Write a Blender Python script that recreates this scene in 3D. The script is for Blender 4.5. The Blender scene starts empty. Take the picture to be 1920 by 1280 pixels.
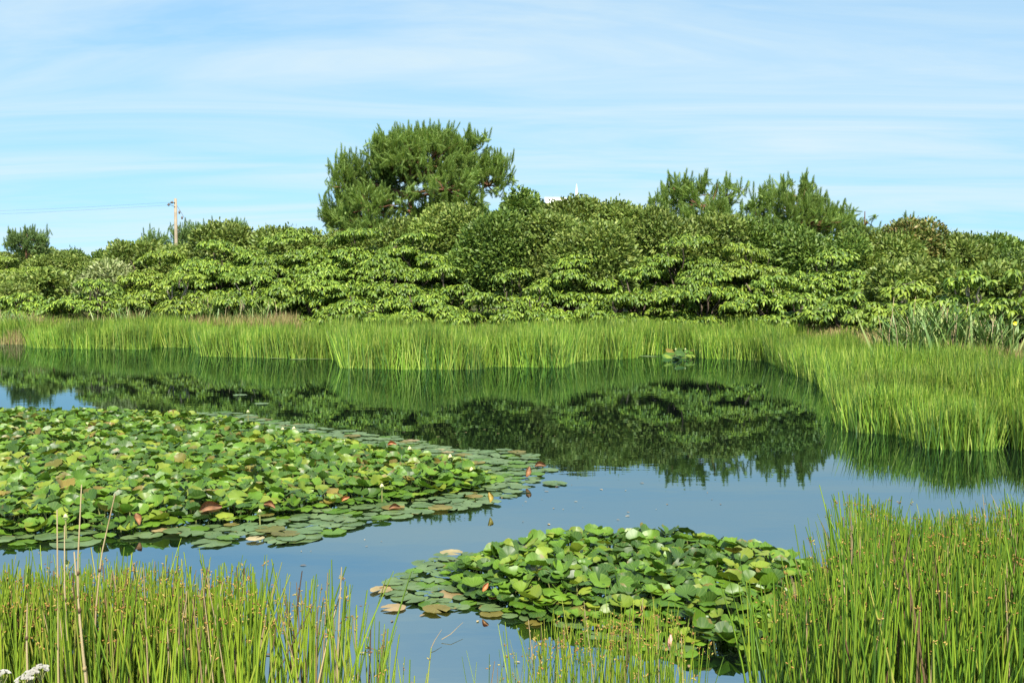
import bpy, math
import numpy as np
from mathutils import Vector

# ------------------------------------------------------------------ camera, sky, sun, exposure
scene = bpy.context.scene
COL = scene.collection
rng = np.random.default_rng(7)
H_CAM, F_PX, HORIZON = 1.7, 1920.0, 560.0
PITCH = math.atan((640 - HORIZON) / F_PX)

cam_data = bpy.data.cameras.new("camera")
cam_data.sensor_width = 36.0
cam_data.lens = 36.0
cam_data.clip_start = 0.1
cam_data.clip_end = 5000
cam = bpy.data.objects.new("camera", cam_data)
cam.location = (0, 0, H_CAM)
cam.rotation_euler = (math.pi / 2 - PITCH, 0, 0)
COL.objects.link(cam)
scene.camera = cam

SUN_EL = math.radians(53)
SUN_AZ = math.radians(10)          # to the right of straight behind the camera
sun_vec = Vector((math.sin(SUN_AZ) * math.cos(SUN_EL), -math.cos(SUN_AZ) * math.cos(SUN_EL), math.sin(SUN_EL)))
sun_data = bpy.data.lights.new("sun", 'SUN')
sun_data.energy = 5.0
sun_data.angle = math.radians(0.5)
sun_data.color = (1.0, 0.94, 0.83)
sun = bpy.data.objects.new("sun", sun_data)
sun.rotation_euler = sun_vec.to_track_quat('Z', 'Y').to_euler()
sun.location = (20, -20, 30)
COL.objects.link(sun)

scene.view_settings.view_transform = 'Standard'
scene.view_settings.look = 'None'
scene.view_settings.gamma = 1
scene.view_settings.exposure = 1.05
scene.cycles.max_bounces = 8
scene.cycles.use_denoising = True

world = bpy.data.worlds.new("World")
scene.world = world
world.use_nodes = True
wt = world.node_tree
for n in list(wt.nodes):
    wt.nodes.remove(n)


def wn(kind, **kw):
    n = wt.nodes.new(kind)
    for k, v in kw.items():
        setattr(n, k, v)
    return n


w_out = wn('ShaderNodeOutputWorld')
w_bg = wn('ShaderNodeBackground')
w_bg.inputs['Strength'].default_value = 0.112
sky = wn('ShaderNodeTexSky', sky_type='NISHITA', sun_disc=False)
sky.sun_elevation = SUN_EL
sky.sun_rotation = math.pi - SUN_AZ
sky.air_density = 1.0
sky.dust_density = 0.4
sky.ozone_density = 1.6
# thin cirrus: a noise laid on a high flat layer of the sky
w_tc = wn('ShaderNodeTexCoord')
w_sep = wn('ShaderNodeSeparateXYZ')
# the haze-free sky of the photo: look the sky model up a little above the true horizon
w_up = wn('ShaderNodeVectorMath', operation='MULTIPLY_ADD')
w_up.inputs[1].default_value = (1, 1, 0.5)
w_up.inputs[2].default_value = (0, 0, 0.19)
w_nm = wn('ShaderNodeVectorMath', operation='NORMALIZE')
wt.links.new(w_tc.outputs['Generated'], w_up.inputs[0])
wt.links.new(w_up.outputs[0], w_nm.inputs[0])
wt.links.new(w_nm.outputs[0], sky.inputs['Vector'])
wt.links.new(w_tc.outputs['Generated'], w_sep.inputs[0])
w_zc = wn('ShaderNodeMath', operation='MAXIMUM')
w_zc.inputs[1].default_value = 0.0
wt.links.new(w_sep.outputs['Z'], w_zc.inputs[0])
w_za = wn('ShaderNodeMath', operation='ADD')
w_za.inputs[1].default_value = 0.10
wt.links.new(w_zc.outputs[0], w_za.inputs[0])
w_dx = wn('ShaderNodeMath', operation='DIVIDE')
w_dy = wn('ShaderNodeMath', operation='DIVIDE')
wt.links.new(w_sep.outputs['X'], w_dx.inputs[0])
wt.links.new(w_za.outputs[0], w_dx.inputs[1])
wt.links.new(w_sep.outputs['Y'], w_dy.inputs[0])
wt.links.new(w_za.outputs[0], w_dy.inputs[1])
w_cmb = wn('ShaderNodeCombineXYZ')
wt.links.new(w_dx.outputs[0], w_cmb.inputs[0])
wt.links.new(w_dy.outputs[0], w_cmb.inputs[1])
w_map = wn('ShaderNodeMapping')
w_map.inputs['Rotation'].default_value = (0, 0, math.radians(-12))
w_map.inputs['Scale'].default_value = (0.34, 1.15, 1.0)
w_map.inputs['Location'].default_value = (0.7, 0.35, 0)
wt.links.new(w_cmb.outputs[0], w_map.inputs[0])
w_noise = wn('ShaderNodeTexNoise')
w_noise.inputs['Scale'].default_value = 1.3
w_noise.inputs['Detail'].default_value = 7
w_noise.inputs['Roughness'].default_value = 0.60
w_noise.inputs['Distortion'].default_value = 1.1
wt.links.new(w_map.outputs[0], w_noise.inputs['Vector'])
w_ramp = wn('ShaderNodeValToRGB')
w_ramp.color_ramp.elements[0].position = 0.33
w_ramp.color_ramp.elements[0].color = (0.10, 0.10, 0.10, 1)
w_ramp.color_ramp.elements[1].position = 0.70
w_ramp.color_ramp.elements[1].color = (0.78, 0.78, 0.78, 1)
wt.links.new(w_noise.outputs['Fac'], w_ramp.inputs[0])
w_mix = wn('ShaderNodeMixRGB')
w_mix.inputs[2].default_value = (3.45, 4.0, 4.1, 1)
wt.links.new(w_ramp.outputs['Color'], w_mix.inputs[0])
w_tint = wn('ShaderNodeMixRGB', blend_type='MULTIPLY')
w_tint.inputs[0].default_value = 1.0
w_tint.inputs[2].default_value = (0.81, 1.01, 0.95, 1)
wt.links.new(sky.outputs[0], w_tint.inputs[1])
wt.links.new(w_tint.outputs[0], w_mix.inputs[1])
wt.links.new(w_mix.outputs[0], w_bg.inputs['Color'])
wt.links.new(w_bg.outputs[0], w_out.inputs['Surface'])


# ------------------------------------------------------------------ helpers: pixels of the 1920x1280 photo to places
def ray(px, py):
    c, s = math.cos(PITCH), math.sin(PITCH)
    u, v = (px - 960) / F_PX, (640 - py) / F_PX
    return np.array([u, c + v * s, -s + v * c])


def on_level(px, py, z=0.0):
    d = ray(px, py)
    t = (z - H_CAM) / d[2]
    return np.array([0, 0, H_CAM]) + d * t


def at_dist(px, py, dist):
    d = ray(px, py)
    return np.array([0, 0, H_CAM]) + d * (dist / d[1])


def norm(a):
    return a / np.maximum(np.linalg.norm(a, axis=-1, keepdims=True), 1e-9)


# ------------------------------------------------------------------ helpers: meshes
class MB:
    """collects vertex and face arrays and links them as ONE mesh object"""

    def __init__(self):
        self.V, self.F, self.M, self.n, self.A = [], [], [], 0, []

    def add(self, V, F, mat=0, local=None):
        V = np.asarray(V, float)
        F = np.asarray(F, int)
        self.V.append(V)
        self.F.append(F + self.n)
        self.M.append(mat)
        self.A.append(np.zeros_like(V) if local is None else local)
        self.n += len(V)

    def mesh(self, name, mats, smooth=True):
        me = bpy.data.meshes.new(name)
        V = np.concatenate(self.V)
        loops = np.concatenate([f.ravel() for f in self.F])
        tot = np.concatenate([np.full(len(f), f.shape[1]) for f in self.F])
        mi = np.concatenate([np.full(len(f), m) for f, m in zip(self.F, self.M)])
        start = np.concatenate([[0], np.cumsum(tot)[:-1]])
        me.vertices.add(len(V))
        me.vertices.foreach_set('co', V.astype(np.float32).ravel())
        me.loops.add(len(loops))
        me.loops.foreach_set('vertex_index', loops.astype(np.int32))
        me.polygons.add(len(tot))
        me.polygons.foreach_set('loop_start', start.astype(np.int32))
        me.polygons.foreach_set('material_index', mi.astype(np.int32))
        if smooth:
            me.polygons.foreach_set('use_smooth', np.ones(len(tot), bool))
        for m in (mats if isinstance(mats, (list, tuple)) else [mats]):
            me.materials.append(m)
        if any(a.any() for a in self.A):
            at = me.attributes.new('leaf_xy', 'FLOAT_VECTOR', 'POINT')
            at.data.foreach_set('vector', np.concatenate(self.A).astype(np.float32).ravel())
        me.update(calc_edges=True)
        me.validate()
        return me

    def build(self, name, mats, parent=None, smooth=True):
        return link(name, self.mesh(name, mats, smooth), parent)


def link(name, me, parent=None, loc=(0, 0, 0)):
    o = bpy.data.objects.new(name, me)
    o.location = loc
    COL.objects.link(o)
    if parent is not None:
        o.parent = parent
    return o


def tag(o, label, cat, group=None, kind=None):
    o['label'] = label
    o['category'] = cat
    if group:
        o['group'] = group
    if kind:
        o['kind'] = kind
    return o


def thing(name, label, cat, loc=(0, 0, 0), group=None):
    o = bpy.data.objects.new(name, None)
    o.location = loc
    o.empty_display_size = 0.2
    COL.objects.link(o)
    return tag(o, label, cat, group)


def inst(T, F, P, X, Z, S):
    """copies of template (T, F) at P, local x along X, local z near Z, scale S (n,) or (n,3)"""
    X = norm(X)
    Y = norm(np.cross(Z, X))
    Z = np.cross(X, Y)
    S = np.asarray(S, float)
    if S.ndim == 1:
        S = np.repeat(S[:, None], 3, 1)
    L = T[None, :, :] * S[:, None, :]
    V = P[:, None, :] + L[..., 0:1] * X[:, None] + L[..., 1:2] * Y[:, None] + L[..., 2:3] * Z[:, None]
    n, t = len(P), len(T)
    G = F[None] + (np.arange(n) * t)[:, None, None]
    return V.reshape(-1, 3), G.reshape(-1, F.shape[1])


def tube(path, rad, n=6, cap=True):
    path = np.asarray(path, float)
    rad = np.broadcast_to(np.asarray(rad, float), (len(path),))
    tan = norm(np.gradient(path, axis=0))
    ref = np.where(np.abs(tan[:, 2:3]) > 0.9, np.array([[0, 1.0, 0]]), np.array([[0, 0, 1.0]]))
    a = norm(np.cross(ref, tan))
    b = np.cross(tan, a)
    ang = np.linspace(0, 2 * math.pi, n, endpoint=False)
    V = path[:, None] + rad[:, None, None] * (np.cos(ang)[None, :, None] * a[:, None] + np.sin(ang)[None, :, None] * b[:, None])
    k = len(path)
    i, j = np.meshgrid(np.arange(k - 1), np.arange(n), indexing='ij')
    F = np.stack([i * n + j, i * n + (j + 1) % n, (i + 1) * n + (j + 1) % n, (i + 1) * n + j], -1).reshape(-1, 4)
    return V.reshape(-1, 3), F


def bent(p, q, n=6, sag=0.0, wob=0.0):
    p, q = np.asarray(p, float), np.asarray(q, float)
    t = np.linspace(0, 1, n)[:, None]
    P = p + (q - p) * t
    P[:, 2] += sag * np.sin(t[:, 0] * math.pi)
    if wob:
        w = rng.normal(0, wob, (n, 3))
        w[0] = 0
        w[-1] = 0
        P += w
    return P


def strip(xs, ws, zs, fold=0.0):
    """leaf blade of cross sections (x, half width, z); fold lifts the two edges"""
    T = []
    for x, w, z in zip(xs, ws, zs):
        T += [(x, -w, z + fold * w), (x, w, z + fold * w)] if not fold else [(x, -w, z + fold * w), (x, 0, z), (x, w, z + fold * w)]
    m = 3 if fold else 2
    F = []
    for i in range(len(xs) - 1):
        for j in range(m - 1):
            a = i * m + j
            F.append((a, a + 1, a + m + 1, a + m))
    return np.array(T, float), np.array(F)


def blob(n=8, m=5):
    """unit sphere template"""
    V, F = [], []
    for i in range(m + 1):
        th = math.pi * i / m
        for j in range(n):
            ph = 2 * math.pi * j / n
            V.append((math.sin(th) * math.cos(ph), math.sin(th) * math.sin(ph), math.cos(th)))
    for i in range(m):
        for j in range(n):
            F.append((i * n + j, (i + 1) * n + j, (i + 1) * n + (j + 1) % n, i * n + (j + 1) % n))
    return np.array(V), np.array(F)


def rand_dirs(n, up=-1.0):
    d = norm(rng.normal(size=(int(n * 4) + 20, 3)))
    return d[d[:, 2] >= up][:n]


def snoise(x, y, s, seed=0):
    """smooth value noise for heights and densities"""
    x, y = np.asarray(x) / s + seed * 17.3, np.asarray(y) / s - seed * 9.1

    def h(i, j):
        v = np.sin(i * 127.1 + j * 311.7 + seed * 74.7) * 43758.5453
        return v - np.floor(v)
    i, j = np.floor(x), np.floor(y)
    u, v = x - i, y - j
    u, v = u * u * (3 - 2 * u), v * v * (3 - 2 * v)
    return (h(i, j) * (1 - u) + h(i + 1, j) * u) * (1 - v) + (h(i, j + 1) * (1 - u) + h(i + 1, j + 1) * u) * v


# ------------------------------------------------------------------ materials
def new_mat(name):
    m = bpy.data.materials.new(name)
    m.use_nodes = True
    nt = m.node_tree
    for n in list(nt.nodes):
        nt.nodes.remove(n)
    return m, nt, nt.nodes.new('ShaderNodeOutputMaterial')


def ramp(nt, cols, pos=None):
    r = nt.nodes.new('ShaderNodeValToRGB')
    cr = r.color_ramp
    pos = pos or [i / (len(cols) - 1) for i in range(len(cols))]
    while len(cr.elements) < len(cols):
        cr.elements.new(0.5)
    for e, c, p in zip(cr.elements, cols, pos):
        e.position = p
        e.color = (*c, 1)
    return r


def leaf_mat(name, cols, pos=None, transl=0.3, rough=0.5, spec=0.35, patch=0.25, patch_scale=0.35, by_object=False, veins=False, tcol=(1.15, 1.1, 0.5)):
    """leaf colour varies leaf by leaf and, softly, place by place"""
    m, nt, out = new_mat(name)
    N = nt.nodes
    if by_object:
        r = N.new('ShaderNodeObjectInfo').outputs['Random']
    else:
        r = N.new('ShaderNodeNewGeometry').outputs['Random Per Island']
    cr = ramp(nt, cols, pos)
    nt.links.new(r, cr.inputs[0])
    geo = N.new('ShaderNodeNewGeometry')
    no = N.new('ShaderNodeTexNoise')
    no.inputs['Scale'].default_value = patch_scale
    no.inputs['Detail'].default_value = 3
    nt.links.new(geo.outputs['Position'], no.inputs['Vector'])
    mr = N.new('ShaderNodeMapRange')
    mr.inputs['From Min'].default_value = 0.3
    mr.inputs['From Max'].default_value = 0.7
    mr.inputs['To Min'].default_value = 1 - patch
    mr.inputs['To Max'].default_value = 1 + patch
    nt.links.new(no.outputs['Fac'], mr.inputs['Value'])
    hsv = N.new('ShaderNodeHueSaturation')
    nt.links.new(cr.outputs[0], hsv.inputs['Color'])
    nt.links.new(mr.outputs[0], hsv.inputs['Value'])
    col = hsv.outputs[0]
    if veins:
        at = N.new('ShaderNodeAttribute')
        at.attribute_name = 'leaf_xy'
        sp = N.new('ShaderNodeSeparateXYZ')
        nt.links.new(at.outputs['Vector'], sp.inputs[0])

        def mth(op, a, b=None):
            q = N.new('ShaderNodeMath')
            q.operation = op
            for k_, v_ in enumerate((a, b)):
                if v_ is None:
                    continue
                if isinstance(v_, (int, float)):
                    q.inputs[k_].default_value = v_
                else:
                    nt.links.new(v_, q.inputs[k_])
            return q.outputs[0]
        angle = mth('ARCTAN2', sp.outputs['Y'], sp.outputs['X'])
        vein = mth('POWER', mth('ABSOLUTE', mth('COSINE', mth('MULTIPLY', angle, 8.0))), 14.0)
        rad = N.new('ShaderNodeVectorMath')
        rad.operation = 'LENGTH'
        nt.links.new(at.outputs['Vector'], rad.inputs[0])
        vmix = N.new('ShaderNodeMixRGB')
        vmix.inputs[2].default_value = (0.24, 0.31, 0.09, 1)
        nt.links.new(mth('MULTIPLY', vein, 0.22), vmix.inputs[0])
        nt.links.new(col, vmix.inputs[1])
        # browning rim and blotches
        bn = N.new('ShaderNodeTexNoise')
        bn.inputs['Scale'].default_value = 14.0
        bn.inputs['Detail'].default_value = 4
        nt.links.new(geo.outputs['Position'], bn.inputs['Vector'])
        edge = mth('ADD', mth('MULTIPLY', rad.outputs['Value'], 0.32), bn.outputs['Fac'])
        er = ramp(nt, [(0, 0, 0), (1, 1, 1)], [0.93, 1.03])
        nt.links.new(edge, er.inputs[0])
        bmix = N.new('ShaderNodeMixRGB')
        bmix.inputs[2].default_value = (0.20, 0.13, 0.035, 1)
        nt.links.new(mth('MULTIPLY', er.outputs[0], 0.75), bmix.inputs[0])
        nt.links.new(vmix.outputs[0], bmix.inputs[1])
        col = bmix.outputs[0]
        vn = N.new('ShaderNodeTexNoise')
        vn.inputs['Scale'].default_value = 5.0
        vn.inputs['Detail'].default_value = 6
        nt.links.new(geo.outputs['Position'], vn.inputs['Vector'])
        mx = N.new('ShaderNodeMixRGB')
        mx.blend_type = 'MULTIPLY'
        vr = ramp(nt, [(0.7, 0.72, 0.6), (1.1, 1.1, 1.05)], [0.35, 0.65])
        nt.links.new(vn.outputs['Fac'], vr.inputs[0])
        mx.inputs[0].default_value = 1
        nt.links.new(col, mx.inputs[1])
        nt.links.new(vr.outputs[0], mx.inputs[2])
        col = mx.outputs[0]
    p = N.new('ShaderNodeBsdfPrincipled')
    p.inputs['Roughness'].default_value = rough
    p.inputs['Specular IOR Level'].default_value = spec
    nt.links.new(col, p.inputs['Base Color'])
    if veins:
        bp = N.new('ShaderNodeBump')
        bp.inputs['Strength'].default_value = 0.15
        bp.inputs['Distance'].default_value = 0.01
        nt.links.new(vn.outputs['Fac'], bp.inputs['Height'])
        nt.links.new(bp.outputs[0], p.inputs['Normal'])
    if transl:
        t = N.new('ShaderNodeBsdfTranslucent')
        tm = N.new('ShaderNodeMixRGB')
        tm.blend_type = 'MULTIPLY'
        tm.inputs[0].default_value = 1
        tm.inputs[2].default_value = (*tcol, 1)
        nt.links.new(col, tm.inputs[1])
        nt.links.new(tm.outputs[0], t.inputs['Color'])
        ms = N.new('ShaderNodeMixShader')
        ms.inputs[0].default_value = transl
        nt.links.new(p.outputs[0], ms.inputs[1])
        nt.links.new(t.outputs[0], ms.inputs[2])
        nt.links.new(ms.outputs[0], out.inputs['Surface'])
    else:
        nt.links.new(p.outputs[0], out.inputs['Surface'])
    return m


def plain_mat(name, c1, c2, scale=8.0, rough=0.7, spec=0.3, bump=0.0, stretch=(1, 1, 1)):
    m, nt, out = new_mat(name)
    N = nt.nodes
    tc = N.new('ShaderNodeTexCoord')
    mp = N.new('ShaderNodeMapping')
    mp.inputs['Scale'].default_value = stretch
    no = N.new('ShaderNodeTexNoise')
    no.inputs['Scale'].default_value = scale
    no.inputs['Detail'].default_value = 6
    nt.links.new(tc.outputs['Object'], mp.inputs[0])
    nt.links.new(mp.outputs[0], no.inputs['Vector'])
    cr = ramp(nt, [c1, c2], [0.3, 0.7])
    nt.links.new(no.outputs['Fac'], cr.inputs[0])
    p = N.new('ShaderNodeBsdfPrincipled')
    p.inputs['Roughness'].default_value = rough
    p.inputs['Specular IOR Level'].default_value = spec
    nt.links.new(cr.outputs[0], p.inputs['Base Color'])
    if bump:
        b = N.new('ShaderNodeBump')
        b.inputs['Strength'].default_value = bump
        nt.links.new(no.outputs['Fac'], b.inputs['Height'])
        nt.links.new(b.outputs[0], p.inputs['Normal'])
    nt.links.new(p.outputs[0], out.inputs['Surface'])
    return m


def water_mat():
    m, nt, out = new_mat('pond_water')
    N = nt.nodes
    geo = N.new('ShaderNodeNewGeometry')
    mp = N.new('ShaderNodeMapping')
    mp.inputs['Scale'].default_value = (1.0, 2.2, 1.0)
    nt.links.new(geo.outputs['Position'], mp.inputs[0])
    n1 = N.new('ShaderNodeTexNoise')
    n1.inputs['Scale'].default_value = 2.2
    n1.inputs['Detail'].default_value = 3
    n1.inputs['Roughness'].default_value = 0.45
    nt.links.new(mp.outputs[0], n1.inputs['Vector'])
    n2 = N.new('ShaderNodeTexNoise')           # breeze patches: where the surface is ruffled
    n2.inputs['Scale'].default_value = 0.16
    nt.links.new(geo.outputs['Position'], n2.inputs['Vector'])
    mr = N.new('ShaderNodeMapRange')
    mr.inputs['From Min'].default_value = 0.4
    mr.inputs['From Max'].default_value = 0.65
    mr.inputs['To Min'].default_value = 0.35
    mr.inputs['To Max'].default_value = 1.0
    nt.links.new(n2.outputs['Fac'], mr.inputs['Value'])
    mu = N.new('ShaderNodeMath')
    mu.operation = 'MULTIPLY'
    nt.links.new(n1.outputs['Fac'], mu.inputs[0])
    nt.links.new(mr.outputs[0], mu.inputs[1])
    b = N.new('ShaderNodeBump')
    b.inputs['Strength'].default_value = 0.5
    b.inputs['Distance'].default_value = 0.0016
    nt.links.new(mu.outputs[0], b.inputs['Height'])
    # a mirror surface over dark peaty water
    gl = N.new('ShaderNodeBsdfGlossy')
    gl.inputs['Roughness'].default_value = 0.006
    gl.inputs['Color'].default_value = (0.77, 0.96, 1.0, 1)
    nt.links.new(b.outputs[0], gl.inputs['Normal'])
    df = N.new('ShaderNodeBsdfDiffuse')
    df.inputs['Color'].default_value = (0.002, 0.003, 0.003, 1)
    fr = N.new('ShaderNodeFresnel')
    fr.inputs['IOR'].default_value = 7.0
    nt.links.new(b.outputs[0], fr.inputs['Normal'])
    mx = N.new('ShaderNodeMixShader')
    nt.links.new(fr.outputs[0], mx.inputs[0])
    nt.links.new(df.outputs[0], mx.inputs[1])
    nt.links.new(gl.outputs[0], mx.inputs[2])
    nt.links.new(mx.outputs[0], out.inputs['Surface'])
    return m


M = {}
M['water'] = water_mat()
M['soil'] = plain_mat('bank_soil', (0.035, 0.05, 0.015), (0.10, 0.10, 0.035), 0.6, 0.95, 0.1)
M['tier_leaf'] = leaf_mat('drooping_leaf', [(0.052, 0.105, 0.013), (0.118, 0.192, 0.020), (0.220, 0.300, 0.030)], transl=0.18, rough=0.5, patch=0.2)
M['tier_leaf_yellow'] = leaf_mat('drooping_leaf_yellow', [(0.085, 0.145, 0.016), (0.155, 0.23, 0.024), (0.24, 0.305, 0.034)], transl=0.18, patch=0.2)
M['round_leaf'] = leaf_mat('glossy_leaf', [(0.075, 0.125, 0.022), (0.14, 0.20, 0.036), (0.24, 0.28, 0.065)], transl=0.2, rough=0.5, spec=0.28, patch=0.3)
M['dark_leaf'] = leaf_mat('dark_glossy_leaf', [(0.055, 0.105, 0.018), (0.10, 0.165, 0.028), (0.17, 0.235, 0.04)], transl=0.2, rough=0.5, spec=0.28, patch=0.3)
M['red_leaf'] = leaf_mat('rusty_leaf', [(0.07, 0.12, 0.025), (0.14, 0.18, 0.04), (0.25, 0.18, 0.06)], transl=0.2, patch=0.25)
M['pale_leaf'] = leaf_mat('pale_leaf', [(0.13, 0.18, 0.05), (0.22, 0.27, 0.09), (0.40, 0.42, 0.22)], transl=0.2, patch=0.2)
M['needle'] = leaf_mat('pine_needle', [(0.11, 0.195, 0.048), (0.195, 0.300, 0.066), (0.31, 0.40, 0.10)], transl=0.32, rough=0.5, patch=0.2, patch_scale=0.6)
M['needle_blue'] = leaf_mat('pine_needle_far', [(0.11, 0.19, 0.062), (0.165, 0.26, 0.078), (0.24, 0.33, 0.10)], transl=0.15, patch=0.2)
M['bark'] = plain_mat('bark', (0.06, 0.045, 0.032), (0.16, 0.12, 0.09), 6, 0.9, 0.2, 0.4, (1, 1, 0.3))
M['pine_bark'] = plain_mat('pine_bark', (0.09, 0.05, 0.03), (0.26, 0.13, 0.075), 4, 0.9, 0.2, 0.5, (1, 1, 0.4))
M['grey_bark'] = plain_mat('grey_bark', (0.12, 0.10, 0.075), (0.30, 0.26, 0.20), 6, 0.9, 0.2, 0.4, (1, 1, 0.3))
M['rush_far'] = leaf_mat('far_rush', [(0.032, 0.085, 0.012), (0.105, 0.205, 0.018), (0.200, 0.295, 0.028), (0.33, 0.37, 0.08)], [0, 0.35, 0.75, 1], transl=0.2, rough=0.5, patch=0.38, patch_scale=0.8)
M['rush_near'] = leaf_mat('near_rush', [(0.10, 0.19, 0.018), (0.19, 0.30, 0.022), (0.29, 0.375, 0.03), (0.34, 0.33, 0.07)], [0, 0.4, 0.85, 1], transl=0.2, rough=0.4, spec=0.45, patch=0.15, patch_scale=2)
M['rush_shaded'] = leaf_mat('near_rush_shaded', [(0.055, 0.130, 0.014), (0.13, 0.235, 0.018), (0.225, 0.325, 0.026), (0.30, 0.30, 0.06)], [0, 0.45, 0.9, 1], transl=0.15, rough=0.4, spec=0.4, patch=0.2, patch_scale=2)  # darker copy of the near rush, the bed's deep shadows put into its green
M['rush_dead'] = leaf_mat('dead_rush', [(0.10, 0.06, 0.03), (0.24, 0.17, 0.08), (0.42, 0.33, 0.17)], transl=0.1, rough=0.7, patch=0.1)
M['floret'] = leaf_mat('rush_floret', [(0.15, 0.07, 0.022), (0.30, 0.16, 0.04), (0.36, 0.30, 0.07)], transl=0.1, rough=0.8, patch=0.1)
M['dry_grass'] = leaf_mat('dry_grass', [(0.13, 0.15, 0.035), (0.26, 0.24, 0.08), (0.36, 0.29, 0.13), (0.22, 0.12, 0.06)], transl=0.2, rough=0.7, patch=0.25, patch_scale=0.5)
M['tall_grass'] = leaf_mat('tall_grass', [(0.035, 0.08, 0.020), (0.09, 0.17, 0.038), (0.17, 0.25, 0.06), (0.28, 0.31, 0.11)], transl=0.15, rough=0.5, patch=0.15)
M['straw'] = plain_mat('straw', (0.36, 0.25, 0.12), (0.62, 0.50, 0.30), 9, 0.6, 0.3, 0, (1, 1, 0.2))
M['petiole'] = plain_mat('petiole', (0.16, 0.17, 0.05), (0.26, 0.26, 0.09), 10, 0.5)
M['bud'] = plain_mat('bud_petal', (0.42, 0.40, 0.15), (0.55, 0.52, 0.28), 30, 0.5)
M['sepal'] = plain_mat('bud_sepal', (0.16, 0.22, 0.05), (0.28, 0.34, 0.10), 20, 0.5)
M['pink'] = plain_mat('pink_petal', (0.55, 0.22, 0.18), (0.75, 0.42, 0.34), 30, 0.5)
M['white_petal'] = plain_mat('white_petal', (0.22, 0.21, 0.18), (0.30, 0.29, 0.25), 60, 0.6)
M['yellow_petal'] = plain_mat('yellow_petal', (0.75, 0.65, 0.03), (0.85, 0.78, 0.06), 30, 0.5)
M['withered'] = plain_mat('withered_leaf', (0.10, 0.05, 0.025), (0.28, 0.13, 0.05), 14, 0.6)
M['concrete'] = plain_mat('pole_concrete', (0.24, 0.19, 0.13), (0.33, 0.27, 0.19), 3, 0.8, 0.2)
M['dark_metal'] = plain_mat('dark_metal', (0.05, 0.05, 0.05), (0.09, 0.09, 0.09), 10, 0.5)
M['ceramic'] = plain_mat('insulator_ceramic', (0.10, 0.08, 0.07), (0.16, 0.13, 0.11), 10, 0.3)
M['white_wall'] = plain_mat('white_wall', (0.74, 0.72, 0.69), (0.82, 0.80, 0.77), 1.5, 0.8, 0.2)
M['white_roof'] = plain_mat('white_roof', (0.70, 0.69, 0.67), (0.80, 0.79, 0.77), 2, 0.7, 0.2)
PAD_COL = {
    'deep green': [(0.032, 0.080, 0.012), (0.056, 0.120, 0.016)],
    'bright green': [(0.068, 0.155, 0.012), (0.115, 0.215, 0.016)],
    'yellow green': [(0.130, 0.210, 0.020), (0.22, 0.27, 0.028)],
    'olive bronze': [(0.12, 0.12, 0.022), (0.20, 0.145, 0.032)],
    'grey green': [(0.080, 0.135, 0.048), (0.12, 0.175, 0.07)],  # floating pads: the sky they reflect is put into this paler base colour
    'faded pink': [(0.30, 0.20, 0.10), (0.38, 0.30, 0.16)],
}
for k, v in PAD_COL.items():
    flat = k in ('grey green', 'faded pink')
    M['pad ' + k] = leaf_mat('pad_' + k.replace(' ', '_'), v, transl=0.12 if flat else 0.22, rough=0.44, spec=0.42, patch=0.12, patch_scale=3, by_object=True, veins=True)
    M['pads ' + k] = leaf_mat('pads_' + k.replace(' ', '_'), v, transl=0.12 if flat else 0.22, rough=0.44, spec=0.42, patch=0.12, patch_scale=3, veins=True)

# ------------------------------------------------------------------ the shoreline (where the far rushes meet the water, along each line of sight)
SHORE = np.array([(-400, 648), (-60, 645), (0, 643), (50, 644), (62, 652), (150, 654), (275, 655), (288, 650), (365, 652), (378, 668), (500, 671), (635, 674), (648, 690),
                  (760, 693), (900, 693), (915, 687), (1050, 690), (1068, 680), (1110, 675), (1188, 672), (1200, 664), (1305, 665), (1318, 672), (1440, 676),
                  (1462, 686), (1490, 700), (1545, 722), (1566, 745), (1573, 790), (1600, 810), (1690, 816), (1750, 842), (1850, 846), (1872, 828), (1905, 830),
                  (1925, 845), (2100, 865), (2500, 900)], float)
BACK = np.array([(-400, 39), (0, 38.5), (520, 38.5), (640, 37.5), (1300, 37), (1500, 33), (1600, 29), (1700, 23.5), (1800, 20.5), (1900, 19.5), (2500, 18)], float)


def shore_dist(px):
    y = np.interp(px, SHORE[:, 0], SHORE[:, 1])
    c, s = math.cos(PITCH), math.sin(PITCH)
    v = (640 - y) / F_PX
    return -H_CAM / (-s + v * c) * (c + v * s)


def back_dist(px):
    return np.interp(px, BACK[:, 0], BACK[:, 1])


def to_px(x, y):
    return 960 + F_PX * np.asarray(x) / np.maximum(np.asarray(y) * math.cos(PITCH), 0.1)


def ground_z(x, y):
    """height of the land: pond bed, shallow margins, low rise behind"""
    x, y = np.asarray(x, float), np.asarray(y, float)
    px = np.clip(to_px(x, np.maximum(y, 2.0)), -400, 2500)
    sd, bd = shore_dist(px), back_dist(px)
    z = np.where(y < sd, -0.55, -0.55 + 0.5 * np.clip((y - sd) / 1.5, 0, 1))
    land = np.clip((y - bd + 2.5) / 4.0, 0, 1)
    z = z + land * 0.40 + np.clip(y - bd - 1.5, 0, 45) * 0.042
    z = z + np.clip((snoise(x, y, 6, 3) - 0.5) * 0.5 * np.clip((y - bd) / 4, 0, 1), -0.3, 0.3)
    near = np.clip((2.5 - y) / 1.0, 0, 1)
    z = np.where(y < 3.6, -0.55 + 0.70 * near + 0.3 * np.clip((3.6 - y) / 1.2, 0, 1), z)
    far = np.clip((y - 110) / 60, 0, 1)
    return z + far * 0.5 * snoise(x, y, 40, 5)


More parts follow.
